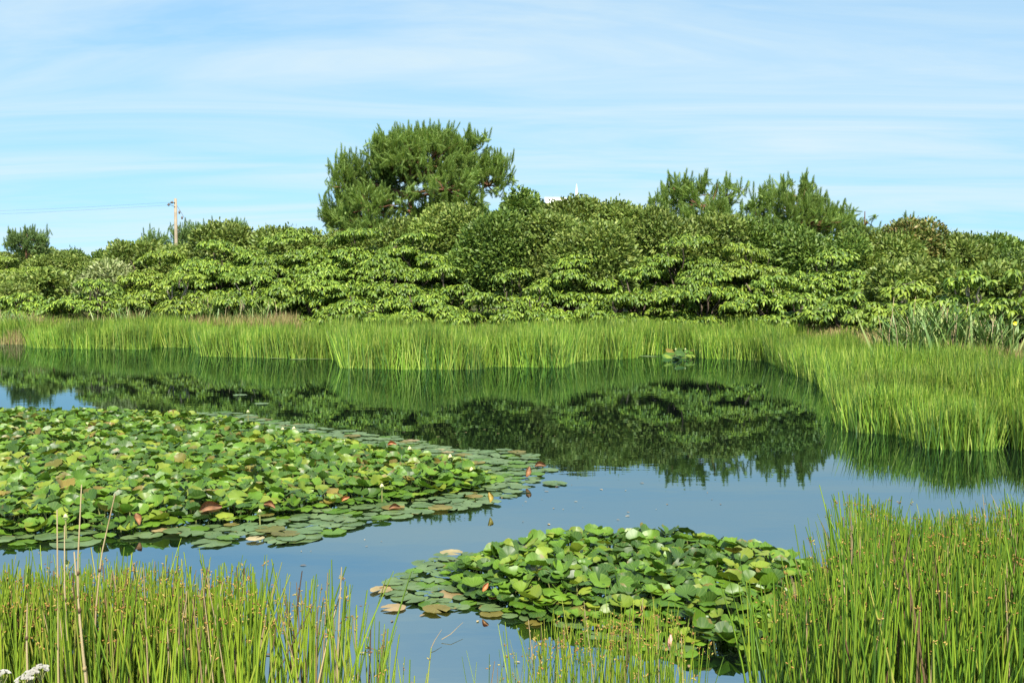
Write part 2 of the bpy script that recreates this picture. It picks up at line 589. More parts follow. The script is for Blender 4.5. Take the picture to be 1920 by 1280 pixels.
def build_ground():
    xs = np.concatenate([np.linspace(-1500, -70, 14)[:-1], np.linspace(-70, 70, 141), np.linspace(70, 1500, 14)[1:]])
    ys = np.concatenate([np.linspace(-60, 0, 8)[:-1], np.linspace(0, 5, 14)[:-1], np.linspace(5, 60, 111)[:-1], np.linspace(60, 150, 31)[:-1], np.linspace(150, 2500, 12)])
    Xg, Yg = np.meshgrid(xs, ys, indexing='ij')
    V = np.stack([Xg, Yg, ground_z(Xg, Yg)], -1).reshape(-1, 3)
    a, b = len(xs), len(ys)
    i, j = np.meshgrid(np.arange(a - 1), np.arange(b - 1), indexing='ij')
    F = np.stack([i * b + j, (i + 1) * b + j, (i + 1) * b + j + 1, i * b + j + 1], -1).reshape(-1, 4)
    mb = MB()
    mb.add(V, F)
    o = mb.build('ground', M['soil'])
    tag(o, 'low grassy bank and pond bed', 'ground', kind='structure')
    mb = MB()
    mb.add([(-60, 1.0, 0), (60, 1.0, 0), (60, 45, 0), (-60, 45, 0)], [(0, 1, 2, 3)])
    o = mb.build('water', M['water'], smooth=False)
    tag(o, 'still pond water mirroring the sky and the shrubs', 'pond', kind='structure')


build_ground()

# ------------------------------------------------------------------ trees and shrubs
DROOP_T, DROOP_F = strip([0, 0.28, 0.60, 0.82, 0.90], [0.03, 0.14, 0.17, 0.11, 0.01], [0, 0.04, -0.12, -0.42, -0.66])
OVAL_T, OVAL_F = strip([0, 0.35, 0.75, 1.0], [0.05, 0.22, 0.19, 0.02], [0, 0.03, 0.01, -0.06])


def tiered_shrub(label, px, top, width_px, dist, mat='tier_leaf', bark='bark', group='layered shrubs with drooping leaves', leaf=0.185, plate_gap=0.70, low=0.25):
    c = at_dist(px, top, dist)
    gz = float(ground_z(c[0], dist))
    Wd, Ht = width_px / F_PX * dist, c[2] - gz
    root = thing('tiered_shrub', label, 'shrub', (c[0], dist, gz), group)
    lv = MB()
    br = MB()
    R = Wd / 2
    P, U = [], []
    nlev = max(3, int(Ht * (1 - low) / plate_gap) + 1)
    for li in range(nlev):
        f = li / (nlev - 1)
        zl = Ht * (low + (1 - low) * f) - 0.12
        Rl = R * (0.78 + 0.30 * math.sin(math.pi * (0.25 + 0.6 * f))) * (1 - 0.45 * f ** 2.5)
        npl = 1 if f > 0.98 else max(3, int(round(1.75 * math.pi * Rl * 0.62 / 1.25)))
        a0 = rng.uniform(0, 6.28)
        for k in range(npl):
            a = a0 + 6.283 * k / npl + rng.normal(0, 0.22)
            rr = 0 if npl == 1 else Rl * rng.uniform(0.52, 0.80)
            pr = rng.uniform(0.62, 0.95) * min(1.0, 0.45 + Rl / 3.5)
            if npl == 1:
                pr = max(pr, Rl * 0.75)
            cz = zl + rng.normal(0, 0.12) - (0.10 * rr if f > 0.5 else 0)
            pc = np.array([math.cos(a) * rr, math.sin(a) * rr * 0.8, cz])
            n = int(3.14 * pr * pr / 0.0185)
            q = np.sqrt(rng.uniform(0, 1, n))
            t = rng.uniform(0, 6.283, n)
            ex = np.stack([q * pr * np.cos(t) * 1.2, q * pr * np.sin(t), np.zeros(n)], -1)
            out = np.array([math.cos(a), math.sin(a), 0])
            ez = -0.34 * pr * q ** 2.2 - 0.20 * (ex @ out) + rng.normal(0, 0.05, n) + 0.22 * (snoise(ex[:, 0] + 9 * k, ex[:, 1] + 7 * li, 0.4, 2) - 0.5)
            ex[:, 2] = ez
            P.append(pc + ex)
            o = ex.copy()
            o[:, 2] = 0
            U.append(norm(o) * (q[:, None] ** 1.5) * 0.8)
            hub = np.array([0.15 * pc[0], 0.15 * pc[1], max(0.1, pc[2] - 0.55 - 0.4 * rr)])
            br.add(*tube(bent(hub, pc - [0, 0, 0.05], 6, 0.08, 0.04), np.linspace(0.035, 0.012, 6), 5))
            for _ in range(4):
                e = pc + ex[rng.integers(n)]
                br.add(*tube(bent(pc - [0, 0, 0.06], e, 4, 0.03, 0.02), np.linspace(0.012, 0.005, 4), 4))
    for _ in range(rng.integers(3, 6)):
        e = np.array([rng.normal(0, 0.3 * R), rng.normal(0, 0.3 * R), Ht * rng.uniform(0.6, 0.9)])
        br.add(*tube(bent((rng.normal(0, 0.15), rng.normal(0, 0.15), -0.1), e, 8, 0, 0.06), np.linspace(0.07, 0.02, 8), 6))
    P, U = np.concatenate(P), np.concatenate(U)
    k = 7
    n = len(P)
    ang = (np.arange(k) * 6.283 / k)[None] + rng.uniform(0, 6.283, (n, 1)) + rng.normal(0, 0.2, (n, k))
    D = np.stack([np.cos(ang), np.sin(ang), rng.normal(-0.12, 0.22, (n, k))], -1) + U[:, None]
    D = norm(D.reshape(-1, 3))
    PP = np.repeat(P, k, 0) + D * 0.02
    Zn = np.array([[0, 0, 1.0]]) + rng.normal(0, 0.25, (n * k, 3))
    s = leaf * rng.uniform(0.75, 1.25, n * k)
    lv.add(*inst(DROOP_T, DROOP_F, PP, D, Zn, s))
    lv.build('crown', M[mat], root)
    br.build('trunk', M[bark], root)
    return root


def round_shrub(label, px, top, width_px, dist, mat='round_leaf', bark='bark', group='rounded shrubs with small glossy leaves', leaf=0.17, name='round_shrub', dens=1.0, cat='shrub', deep=0.9, low=0.12):
    c = at_dist(px, top, dist)
    gz = float(ground_z(c[0], dist))
    Wd, Ht = width_px / F_PX * dist, c[2] - gz
    root = thing(name, label, cat, (c[0], dist, gz), group)
    lv, br = MB(), MB()
    A = np.array([Wd / 2, Wd / 2 * deep, Ht * (1 - low) / 2])
    C0 = np.array([0, 0, Ht * (1 + low) / 2])
    lob_r = 0.30 * min(Wd, Ht * 0.8)
    nl = int(max(16, 1.5 * (A[0] * A[2] * 12.6) / (lob_r ** 2 * 3.14)))
    d = rand_dirs(nl, -0.75)
    d = np.sign(d) * np.abs(d) ** 0.72      # broad shoulders, so that neighbours merge
    A = A * (1 - 0.06 * rng.uniform(0, 1, 3))
    rad = lob_r * rng.uniform(0.45, 1.35, len(d))
    cen = C0 + d * (A - rad[:, None] * 0.85) * rng.uniform(0.82, 1.14, (len(d), 1))
    for ce, r in zip(cen, rad):
        nn = int(dens * 12.6 * r * r * 0.62 / (leaf * leaf * 0.33) * 1.5)
        u = rand_dirs(nn, -0.55)
        nn = len(u)
        pos = ce + u * r * rng.uniform(0.72, 1.06, (nn, 1)) * np.array([1, 1, 0.85])
        tuft = 0.22 * r * (snoise(pos[:, 0] * 1.0 + pos[:, 2], pos[:, 1] + pos[:, 2] * 0.7, 0.28, 4)[:, None] - 0.5)
        pos = pos + u * tuft
        k = np.where((rng.uniform(0, 1, nn) < 0.05) & (u[:, 2] > 0))[0]      # stray shoots standing out of the crown
        pos[k] += norm(u[k] + np.array([0, 0, 0.8])) * rng.uniform(0.04, 0.22, (len(k), 1))
        D = norm(u + rng.normal(0, 0.55, (nn, 3)) + np.array([0, 0, 0.35]))
        Zn = norm(u + np.array([0, 0, 0.5]) + rng.normal(0, 0.45, (nn, 3)))
        lv.add(*inst(OVAL_T, OVAL_F, pos, D, Zn, leaf * rng.uniform(0.7, 1.25, nn)))
        hub = C0 * np.array([1, 1, 0.5]) + np.array([rng.normal(0, 0.1), rng.normal(0, 0.1), 0])
        br.add(*tube(bent(hub, ce, 6, 0.05, 0.05), np.linspace(0.04, 0.012, 6), 5))
    for _ in range(3):
        br.add(*tube(bent((rng.normal(0, 0.1), rng.normal(0, 0.1), -0.1), C0 * np.array([1, 1, 0.55]), 6, 0, 0.03), np.linspace(0.09, 0.04, 6), 6))
    lv.build('crown', M[mat], root)
    br.build('trunk', M[bark], root)
    return root


def shoot_template(n=70, nl=0.30, wd=0.026):
    V, F = [], []
    for i in range(n):
        t = (i + 0.5) / n
        ph = i * 2.39996
        a = math.radians(46 - 26 * t)
        L = nl * (1.0 - 0.35 * t) * (0.85 + 0.3 * ((i * 7919) % 13) / 13)
        r = np.array([0, math.cos(ph), math.sin(ph)])
        s = np.array([0, -math.sin(ph), math.cos(ph)])
        b = np.array([t * 0.9, 0, 0])
        e = b + L * (math.cos(a) * np.array([1.0, 0, 0]) + math.sin(a) * r)
        V += [b - s * wd / 2, b + s * wd / 2, e + s * wd * 0.25, e - s * wd * 0.25]
        F.append((4 * i, 4 * i + 1, 4 * i + 2, 4 * i + 3))
    return np.array(V), np.array(F)


SHOOT_T, SHOOT_F = shoot_template()


def pine(label, dist, trunk_px, lobes, n_per=1.0, shoot=0.9, mat='needle', group='pines rising above the shrubs', trunk_r=0.2, lean=0.0, upness=0.75, trunk_top=None):
    """lobes: (px, py, half width px, half height px, depth offset in m) of the masses that make up the crown"""
    k = dist / F_PX
    base_x = (trunk_px - 960) * k
    gz = float(ground_z(base_x, dist))
    root = thing('pine_tree', label, 'pine', (base_x, dist, gz), group)
    org = np.array([base_x, dist, gz])
    nd, br = MB(), MB()
    tz = max(at_dist(l[0], l[1], dist)[2] for l in lobes) - gz
    if trunk_top:
        tz = at_dist(trunk_px, trunk_top, dist)[2] - gz
    tp = bent((0, 0, -0.2), (lean, 0.1, tz), 9, 0, 0.06)
    br.add(*tube(tp, np.linspace(trunk_r, trunk_r * 0.3, 9), 8))
    for (lx, ly, rx, rz, oy) in lobes:
        c = at_dist(lx, ly + 11, dist) - org
        c[1] += oy
        r = np.array([rx * k, 0.85 * max(rx, rz) * k, rz * k])
        start = tp[int(np.clip(np.searchsorted(tp[:, 2], c[2] - 0.55 * abs(c[0]) - 0.4), 1, 8))]
        br.add(*tube(bent(start, c - [0, 0, r[2] * 0.3], 7, -0.1, 0.06), np.linspace(trunk_r * 0.5, trunk_r * 0.16, 7), 6))
        area = 4 * math.pi * ((r[0] * r[1]) ** 1.6 / 3 + (r[0] * r[2]) ** 1.6 / 3 + (r[1] * r[2]) ** 1.6 / 3) ** (1 / 1.6)
        ncl = max(6, int(n_per * area * 1.5 / (shoot * shoot)))
        u = rand_dirs(ncl, -0.6)
        pos = c + u * r * (rng.uniform(0.25, 1.15, (len(u), 1)) ** 0.5) + rng.normal(0, 0.25 * shoot, (len(u), 3))
        for p, uu in zip(pos, u):
            if snoise((p[0] + 0.6 * p[1]) / shoot, (p[2] + 0.4 * p[1]) / shoot, 1.7, 6) < 0.22:
                continue
            ns = rng.integers(4, 8)
            fan = rng.normal(0, 0.5, (ns, 3))
            D = norm(uu * 0.55 + np.array([0, 0, upness]) + fan)
            S = shoot * rng.uniform(0.5, 1.0, ns)
            if uu[2] > 0.1:
                D[0] = norm(uu * 0.25 + np.array([0, 0, 1.0]) + rng.normal(0, 0.06, 3))
                S[0] = shoot * rng.uniform(1.0, 1.4)
            pp = np.repeat(p[None], ns, 0) + rng.normal(0, 0.12 * shoot, (ns, 3)) - D * shoot * 0.55
            nd.add(*inst(SHOOT_T, SHOOT_F, pp, D, norm(rng.normal(size=(ns, 3))), S))
            if rng.uniform() < 0.3:
                br.add(*tube(bent(c - [0, 0, r[2] * 0.3], p - [0, 0, 0.3 * shoot], 5, 0, 0.04), np.linspace(trunk_r * 0.16, 0.012, 5), 4))
    nd.build('crown', M[mat], root, smooth=False)
    br.build('trunk', M['pine_bark'], root)
    return root


# pines
pine('tallest pine with a wide bristling crown and reddish trunk above the shrubs', 72, 772, [
    (800, 285, 105, 48, 0), (735, 290, 50, 40, -1), (875, 290, 52, 45, 1), (915, 325, 42, 42, 0), (690, 318, 45, 38, 0.5),
    (650, 335, 38, 32, 0), (835, 340, 75, 38, -2), (700, 375, 55, 34, -1.5), (640, 385, 36, 40, 0), (790, 255, 70, 26, 1),
    (865, 370, 60, 35, -1), (690, 405, 62, 30, -1), (750, 310, 45, 32, 2), (632, 405, 24, 24, 0), (720, 425, 60, 26, -2), (810, 400, 60, 30, 0), (735, 350, 35, 22, 1.5), (650, 300, 24, 20, 0), (935, 300, 20, 22, 0), (900, 262, 22, 18, 0)], n_per=1.4, trunk_r=0.33, trunk_top=300)
pine('pine with upright candle shoots, left of the pair on the right', 57, 1330, [
    (1310, 365, 48, 36, 0), (1270, 352, 24, 28, 0.5), (1360, 352, 26, 30, 0), (1310, 345, 35, 20, 1), (1262, 338, 12, 14, 0), (1374, 340, 12, 16, 0), (1330, 395, 60, 30, 0), (1300, 420, 70, 30, -1), (1345, 330, 16, 14, 0), (1290, 335, 14, 14, 0), (1245, 385, 20, 22, 0)],
    shoot=0.75, trunk_r=0.12, trunk_top=395)
pine('rounder pine with a dense crown, right of the pair on the right', 57, 1490, [
    (1480, 375, 62, 40, 0), (1495, 348, 40, 22, 0.5), (1425, 385, 25, 26, 0), (1550, 392, 38, 28, 0), (1582, 376, 14, 16, 0), (1500, 405, 80, 26, -1), (1405, 372, 10, 14, 0), (1450, 420, 70, 26, -1), (1560, 420, 50, 26, 0), (1440, 360, 14, 18, 0), (1515, 338, 12, 12, 0)],
    shoot=0.75, trunk_r=0.12, trunk_top=395)
pine('small young pine standing apart right of the dense pine', 52, 1620, [(1620, 415, 22, 26, 0), (1615, 435, 30, 20, 0), (1624, 396, 8, 12, 0), (1605, 405, 7, 10, 0)], shoot=0.6, trunk_r=0.08)
pine('thin pine tip poking out left of the upright candle pine', 54, 1228, [(1226, 372, 10, 12, 0), (1240, 378, 14, 12, 0)], shoot=0.6, trunk_r=0.07)
pine('small pine tip above the rusty shrub at the right', 50, 1706, [(1706, 420, 22, 22, 0.5), (1703, 405, 9, 8, 0.5), (1742, 425, 9, 14, 0.5)], shoot=0.55, trunk_r=0.08)
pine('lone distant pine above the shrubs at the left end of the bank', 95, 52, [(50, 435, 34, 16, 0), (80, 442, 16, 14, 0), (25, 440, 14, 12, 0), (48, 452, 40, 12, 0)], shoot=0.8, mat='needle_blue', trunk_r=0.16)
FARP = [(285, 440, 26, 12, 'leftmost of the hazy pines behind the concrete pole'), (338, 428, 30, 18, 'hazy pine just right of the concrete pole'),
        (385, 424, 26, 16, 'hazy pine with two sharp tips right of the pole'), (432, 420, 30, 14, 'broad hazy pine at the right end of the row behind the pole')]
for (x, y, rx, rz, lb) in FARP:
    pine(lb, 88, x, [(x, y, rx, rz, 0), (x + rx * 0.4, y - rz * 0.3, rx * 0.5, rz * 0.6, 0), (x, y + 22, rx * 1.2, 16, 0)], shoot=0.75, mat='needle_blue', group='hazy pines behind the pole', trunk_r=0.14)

# far low trees closing the skyline
for (x, t, w, D, lb) in [(135, 466, 70, 120, 'farthest low bush on the skyline right of the lone distant pine'), (190, 470, 60, 110, 'tiny far bush in the dip of the skyline'),
                         (235, 458, 60, 95, 'distant bush at the foot of the rise left of the pole')]:
    round_shrub(lb, x, t, w, D, 'dark_leaf', leaf=0.34, group='far bushes on the skyline', low=0.02)

# rounded shrubs of the second row
RS = [
    (40, 464, 190, 100, 'round_leaf', 'rounded olive shrub below the lone distant pine'),
    (130, 480, 170, 90, 'round_leaf', 'low rounded shrub in the dip right of the lone distant pine'),
    (200, 488, 110, 46, 'pale_leaf', 'silvery pale shrub with whitish leaves in the left part of the bank'),
    (255, 448, 130, 55, 'round_leaf', 'rounded shrub climbing the rise left of the concrete pole'),
    (345, 456, 130, 52, 'round_leaf', 'rounded shrub hiding the foot of the concrete pole'),
    (425, 408, 130, 50, 'round_leaf', 'tall rounded olive shrub in front of the hazy pines'),
    (520, 412, 110, 49, 'round_leaf', 'rounded shrub midway between the pole and the tallest pine'),
    (575, 422, 80, 48, 'round_leaf', 'narrow rounded shrub left of the tallest pine'),
    (660, 432, 150, 52, 'round_leaf', 'rounded shrub half hidden at the lower left of the tallest pine'),
    (765, 412, 130, 50, 'round_leaf', 'rounded shrub hiding the foot of the tallest pine trunk'),
    (70, 518, 210, 56, 'round_leaf', 'low rounded shrub in the receding left end of the bank'),
    (-20, 530, 190, 52, 'round_leaf', 'low rounded shrub cut by the left edge of the view'),
    (150, 505, 180, 54, 'round_leaf', 'low rounded shrub left of the silvery pale shrub'),
    (700, 520, 240, 54, 'dark_leaf', 'dim shrub deep behind the layered ones, below the tallest pine'),
    (880, 525, 240, 54, 'dark_leaf', 'dim shrub deep behind the layered ones, left of centre'),
    (1060, 520, 240, 54, 'dark_leaf', 'dim shrub deep behind the layered ones, right of centre'),
    (1210, 515, 240, 54, 'dark_leaf', 'dim shrub deep behind the layered ones, below the thin pine tip'),
    (1370, 520, 240, 54, 'dark_leaf', 'dim shrub deep behind the layered ones, below the candle pine'),
    (480, 520, 240, 54, 'dark_leaf', 'dim shrub deep behind the pale bare stems'),
    (300, 530, 240, 54, 'dark_leaf', 'dim shrub deep behind the layered ones, below the concrete pole'),
    (905, 455, 150, 45, 'dark_leaf', 'dark shrub deep in the shadow gap in the middle of the bank'),
    (985, 470, 140, 45, 'round_leaf', 'rounded shrub just right of the deep shadow gap'),
    (850, 378, 170, 47, 'round_leaf', 'large rounded shrub in front of the tallest pine trunk'),
    (945, 392, 170, 45, 'dark_leaf', 'deep green rounded shrub below the right side of the tallest pine'),
    (985, 344, 90, 58, 'dark_leaf', 'dark shrub top against the sky right of the tallest pine'),
    (1075, 358, 150, 48, 'round_leaf', 'rounded shrub below the white spire'),
    (1165, 368, 150, 47, 'round_leaf', 'big pale olive rounded shrub in the middle of the bank'),
    (1030, 395, 130, 44, 'round_leaf', 'rounded shrub with mixed olive leaves left of the white spire shrub'),
    (1105, 418, 170, 42, 'round_leaf', 'rounded shrub standing in front of the pale olive ones'),
    (1250, 388, 150, 46, 'round_leaf', 'rounded shrub at the foot of the thin pine tip'),
    (1340, 402, 150, 46, 'round_leaf', 'rounded shrub at the foot of the upright candle pine'),
    (1425, 406, 180, 47, 'dark_leaf', 'dark leaved shrub below the gap between the two right pines'),
    (1530, 425, 190, 45, 'dark_leaf', 'broad dark leaved shrub at the foot of the dense pine'),
    (1635, 430, 170, 46, 'round_leaf', 'rounded shrub at the foot of the small young pine'),
    (1712, 410, 130, 47, 'red_leaf', 'rusty orange tinted shrub below the small pine tip'),
    (1790, 432, 160, 47, 'round_leaf', 'rounded shrub between the rusty shrub and the dark one at the right end'),
    (1860, 436, 150, 50, 'dark_leaf', 'dark bushy shrub on the skyline at the right end of the bank'),
    (1940, 455, 150, 44, 'dark_leaf', 'dark shrub cut by the right edge of the view'),
    (1720, 480, 170, 35, 'round_leaf', 'yellowish rounded shrub in the middle height of the right bank'),
    (1850, 490, 170, 33, 'round_leaf', 'fine leaved rounded shrub above the tall grass at the right'),
]
for (x, t, w, D, mt, lb) in RS:
    round_shrub(lb, x, t, w, D, mt, leaf=0.17 if D < 53 else 0.22)

# layered shrubs of the front rows
TS = [
    (-20, 482, 220, 84, 'tier_leaf_yellow', 'yellowish layered shrub at the left edge of the view'),
    (95, 492, 200, 62, 'tier_leaf_yellow', 'yellow green layered shrub below the lone distant pine'),
    (300, 470, 190, 46, 'tier_leaf_yellow', 'layered shrub below the concrete pole'),
    (420, 448, 210, 45, 'tier_leaf', 'layered shrub below the hazy pines'),
    (540, 430, 220, 45, 'tier_leaf', 'tall layered shrub left of the tallest pine'),
    (665, 424, 220, 45, 'tier_leaf', 'tall layered shrub directly below the tallest pine'),
    (775, 432, 170, 44, 'tier_leaf', 'layered shrub below the trunk of the tallest pine'),
    (1285, 440, 200, 43, 'tier_leaf', 'layered shrub in front of the upright candle pine'),
    (1400, 452, 190, 42, 'tier_leaf_yellow', 'layered shrub with yellow green tips below the two right pines'),
    (1560, 470, 200, 40, 'tier_leaf', 'layered shrub with a dark hollow below the dense pine'),
    (45, 548, 170, 42.5, 'tier_leaf', 'low layered shrub in front at the left edge'),
    (185, 515, 180, 41.5, 'tier_leaf', 'spreading layered shrub in front of the silvery one'),
    (335, 505, 200, 41, 'tier_leaf_yellow', 'pale green layered shrub with a dark hollow and bare stems'),
    (470, 498, 180, 41, 'tier_leaf', 'layered shrub with pale bare stems below it'),
    (590, 488, 210, 41, 'tier_leaf', 'layered shrub above the dark gap left of centre'),
    (720, 482, 200, 41, 'tier_leaf', 'wide layered shrub in the middle height below the tallest pine'),
    (830, 500, 170, 40.5, 'tier_leaf', 'layered shrub left of the deep shadow gap in the middle'),
    (960, 505, 150, 41, 'tier_leaf', 'layered shrub in the deep shadow gap in the middle'),
    (1085, 468, 200, 41, 'tier_leaf', 'broad layered shrub in front of the pale olive ones'),
    (1200, 500, 170, 40, 'tier_leaf', 'layered shrub over a dark hollow right of the middle'),
    (1320, 492, 210, 39.5, 'tier_leaf', 'broad layered shrub with bright tiers right of the middle'),
    (1450, 512, 190, 38.5, 'tier_leaf', 'layered shrub with drooping tiers above the end of the rush bank'),
    (1590, 535, 170, 33, 'tier_leaf', 'low layered shrub at the bend of the right bank'),
    (1700, 520, 190, 30, 'tier_leaf_yellow', 'yellowish layered shrub left of the tall grass clump'),
    (1815, 515, 150, 28, 'tier_leaf', 'layered shrub behind the tall grass clump'),
    (1920, 500, 170, 27, 'tier_leaf', 'layered shrub beside the small yellow flower at the right edge'),
    (660, 545, 140, 39, 'tier_leaf', 'small front layered shrub touching the rushes left of centre'),
    (790, 540, 150, 39, 'tier_leaf', 'small front layered shrub touching the rushes below the tallest pine'),
    (905, 560, 130, 38.5, 'tier_leaf', 'lowest layered shrub touching the rushes at the centre'),
    (1010, 538, 130, 38.5, 'tier_leaf', 'small front layered shrub with a reddish stem right of centre'),
    (1150, 545, 130, 38.2, 'tier_leaf', 'small dim layered shrub behind the middle rushes'),
    (1500, 560, 110, 34.5, 'tier_leaf', 'small leafy shrub at the rush edge below the right pines'),
]
for (x, t, w, D, mt, lb) in TS:
    tiered_shrub(lb, x, t, w, D, mt, bark='grey_bark' if x in (335, 470, 1700, 1815) else 'bark')

# ------------------------------------------------------------------ concrete pole, its lines, the white building
PD = 66.0
pk = PD / F_PX
ptop = at_dist(329, 372, PD)
pgz = float(ground_z(ptop[0], PD))
pole = thing('utility_pole', 'pale concrete utility pole standing behind the shrubs at the left', 'utility pole', (ptop[0], PD, pgz))
ph = ptop[2] - pgz
mb = MB()
mb.add(*tube([(0, 0, -0.3), (0, 0, ph * 0.5), (0, 0, ph - 0.02), (0, 0, ph)], [0.12, 0.105, 0.09, 0.02], 14))
mb.build('post', M['concrete'], pole)
mb = MB()
mb.add(*tube([(0.0, -0.1, ph - 0.28), (-0.45, -0.1, ph - 0.34)], [0.03, 0.03], 6))
mb.add(*tube([(0.0, -0.1, ph - 0.55), (-0.45, -0.1, ph - 0.36)], [0.02, 0.02], 6))
mb.build('bracket', M['dark_metal'], pole)
BT, BF = blob()
for zz, xx in ((0.26, -0.2), (0.42, -0.42)):
    mb = MB()
    mb.add(BT * np.array([0.10, 0.06, 0.06]) + np.array([xx, -0.1, ph - zz]), BF)
    mb.add(BT * np.array([0.03, 0.10, 0.10]) + np.array([xx + 0.02, -0.1, ph - zz]), BF)
    mb.build('insulator', M['ceramic'], pole)
mb = MB()
mb.add(*tube([(0.05, 0, ph - 0.4), (0.62, 0, ph - 1.35), (1.9, 0, ph - 3.6), (3.6, 0, 0)], [0.012] * 4, 5))
mb.build('guy_wire', M['dark_metal'], pole)
for (a, b) in ((0.33, -0.72), (0.62, -1.22)):
    d = np.array([b, 0, 0])
    mb = MB()
    e = np.array([abs(b) * 0.6 * 0.55, 0, ph - 0.4 - abs(b) * 0.95 * 0.72])
    mb.add(BT * np.array([0.07, 0.07, 0.11]) + e, BF)
    mb.build('guy_insulator', M['ceramic'], pole)
for (zz, lb, dz) in ((0.27, 'upper thin power line running left from the concrete pole', 0.0), (0.44, 'lower thin power line running left from the concrete pole', 0.12)):
    p0 = np.array([ptop[0] - 0.42, PD - 0.1, ptop[2] - zz])
    p1 = at_dist(-420, 398 + 60 * dz, PD + 4)
    q = bent(p0, p1, 24, -0.28)
    mb = MB()
    mb.add(*tube(q, 0.0045, 5))
    tag(mb.build('power_line', M['dark_metal']), lb, 'power line', 'power lines on the pole')

BD = 150.0
bk = BD / F_PX
bx = (1055 - 960) * bk
bgz = float(ground_z(bx, BD))
house = thing('white_building', 'white building almost hidden behind the shrubs, only its roof ends and spire showing', 'building', (bx, BD, bgz))
zt = at_dist(1040, 390, BD)[2] - bgz
mb = MB()
L, Dp = 2.4, 3.0
box = np.array([(-L, -Dp, -0.3), (L, -Dp, -0.3), (L, Dp, -0.3), (-L, Dp, -0.3), (-L, -Dp, zt), (L, -Dp, zt), (L, Dp, zt), (-L, Dp, zt)])
bf = np.array([(0, 3, 2, 1), (0, 1, 5, 4), (1, 2, 6, 5), (2, 3, 7, 6), (3, 0, 4, 7), (4, 5, 6, 7)])
mb.add(box, bf)
mb.build('wall', M['white_wall'], house, smooth=False)
mb = MB()
e = 0.25
z1 = at_dist(1040, 370, BD)[2] - bgz
rv = np.array([(-L - e, -Dp - e, zt + 0.003), (L + e, -Dp - e, zt + 0.003), (L + e, Dp + e, zt + 0.003), (-L - e, Dp + e, zt + 0.003), (-L - e, 0, z1), (L * 0.1, 0, z1)])
mb.add(rv, [(0, 1, 5, 4), (2, 3, 4, 5)])
mb.add(rv, [(1, 2, 5), (3, 0, 4)])
mb.build('roof', M['white_roof'], house, smooth=False)
mb = MB()
sx = (1081 - 1055) * bk
st = at_dist(1081, 345, BD)[2] - bgz
mb.add(*tube([(sx, 0, zt - 1.0), (sx, 0, zt + 0.2), (sx - 0.05, 0, st)], [0.55, 0.42, 0.04], 8))
mb.build('spire', M['white_roof'], house, smooth=False)

# ------------------------------------------------------------------ far rushes
BLADE_T, BLADE_F = strip([0, 0.45, 0.82, 1.0], [0.5, 0.45, 0.30, 0.05], [0, 0.012, 0.04, 0.07])


def blades(n, P, height, width, spread, dirs=None):
    up = np.array([[0, 0, 1.0]])
    X = norm(up + (rng.normal(0, spread, (n, 3)) if dirs is None else dirs) * np.array([1, 1, 0]))
    Z = rng.normal(size=(n, 3)) * np.array([1, 1, 0.1])
    S = np.stack([height, width, height], -1)
    return inst(BLADE_T, BLADE_F, P, X, Z, S)


def rush_field(n_tuft, per, px0, px1, hgt, width, seed, front=0.45):
    px = rng.uniform(px0, px1, n_tuft)
    s, b = shore_dist(px), back_dist(px)
    u = rng.uniform(0, 1, n_tuft)
    fr = rng.uniform(0, 1, n_tuft) < front
    # a dense rim of a metre or two at the water, thinner cover behind
    D = np.where(fr, s + 0.1 + (u ** 1.3) * np.minimum(2.2, (b - s)), np.sqrt(s ** 2 + u * (b ** 2 - s ** 2)))
    X = (px - 960) / F_PX * D * math.cos(PITCH)
    keep = rng.uniform(0, 1, n_tuft) < np.clip(D / 30, 0.3, 1) * (0.15 + 1.2 * snoise(X, D, 0.8, seed))
    X, D = X[keep], D[keep]
    h = hgt * (0.58 + (0.62 if px0 > 1400 else 0.42) * (snoise(X, D, 2.0, seed + 1) - (0.12 if px0 > 1400 else 0)) + 0.34 * snoise(X, D, 0.9, seed + 2)) * rng.uniform(0.82, 1.12, len(X))
    m = len(X)
    fan = rng.normal(0, 0.11, (m, per, 3)) + (rng.normal(0, 0.10, (m, 1, 3)))
    Pp = np.stack([X, D, np.full(m, -0.05)], -1)[:, None] + rng.normal(0, 0.07, (m, per, 3)) * np.array([1, 1, 0])
    Pp[..., 2] = np.maximum(ground_z(X, D), -0.08)[:, None]
    hh = h[:, None] * (1.08 - 0.62 * rng.uniform(0, 1, (m, per)) ** 1.5) - Pp[..., 2] * 0.4
    N = m * per
    return blades(N, Pp.reshape(-1, 3), hh.reshape(-1), width * rng.uniform(0.7, 1.3, N), 0.1, fan.reshape(-1, 3))


mb = MB()
mb.add(*rush_field(9000, 9, -300, 660, 0.84, 0.019, 11))
tag(mb.build('rushes', M['rush_far']), 'strip of green rushes along the far water at the left', 'rushes', 'beds of rushes', 'stuff')
mb = MB()
mb.add(*rush_field(12000, 9, 630, 1460, 0.90, 0.019, 12, 0.35))
tag(mb.build('rushes', M['rush_far']), 'bright green rush bank across the middle of the far shore', 'rushes', 'beds of rushes', 'stuff')
mb = MB()
mb.add(*rush_field(26000, 9, 1440, 2150, 0.68, 0.013, 13, 0.30))
tag(mb.build('rushes', M['rush_far']), 'tall rush bank bulging into the pond at the right', 'rushes', 'beds of rushes', 'stuff')

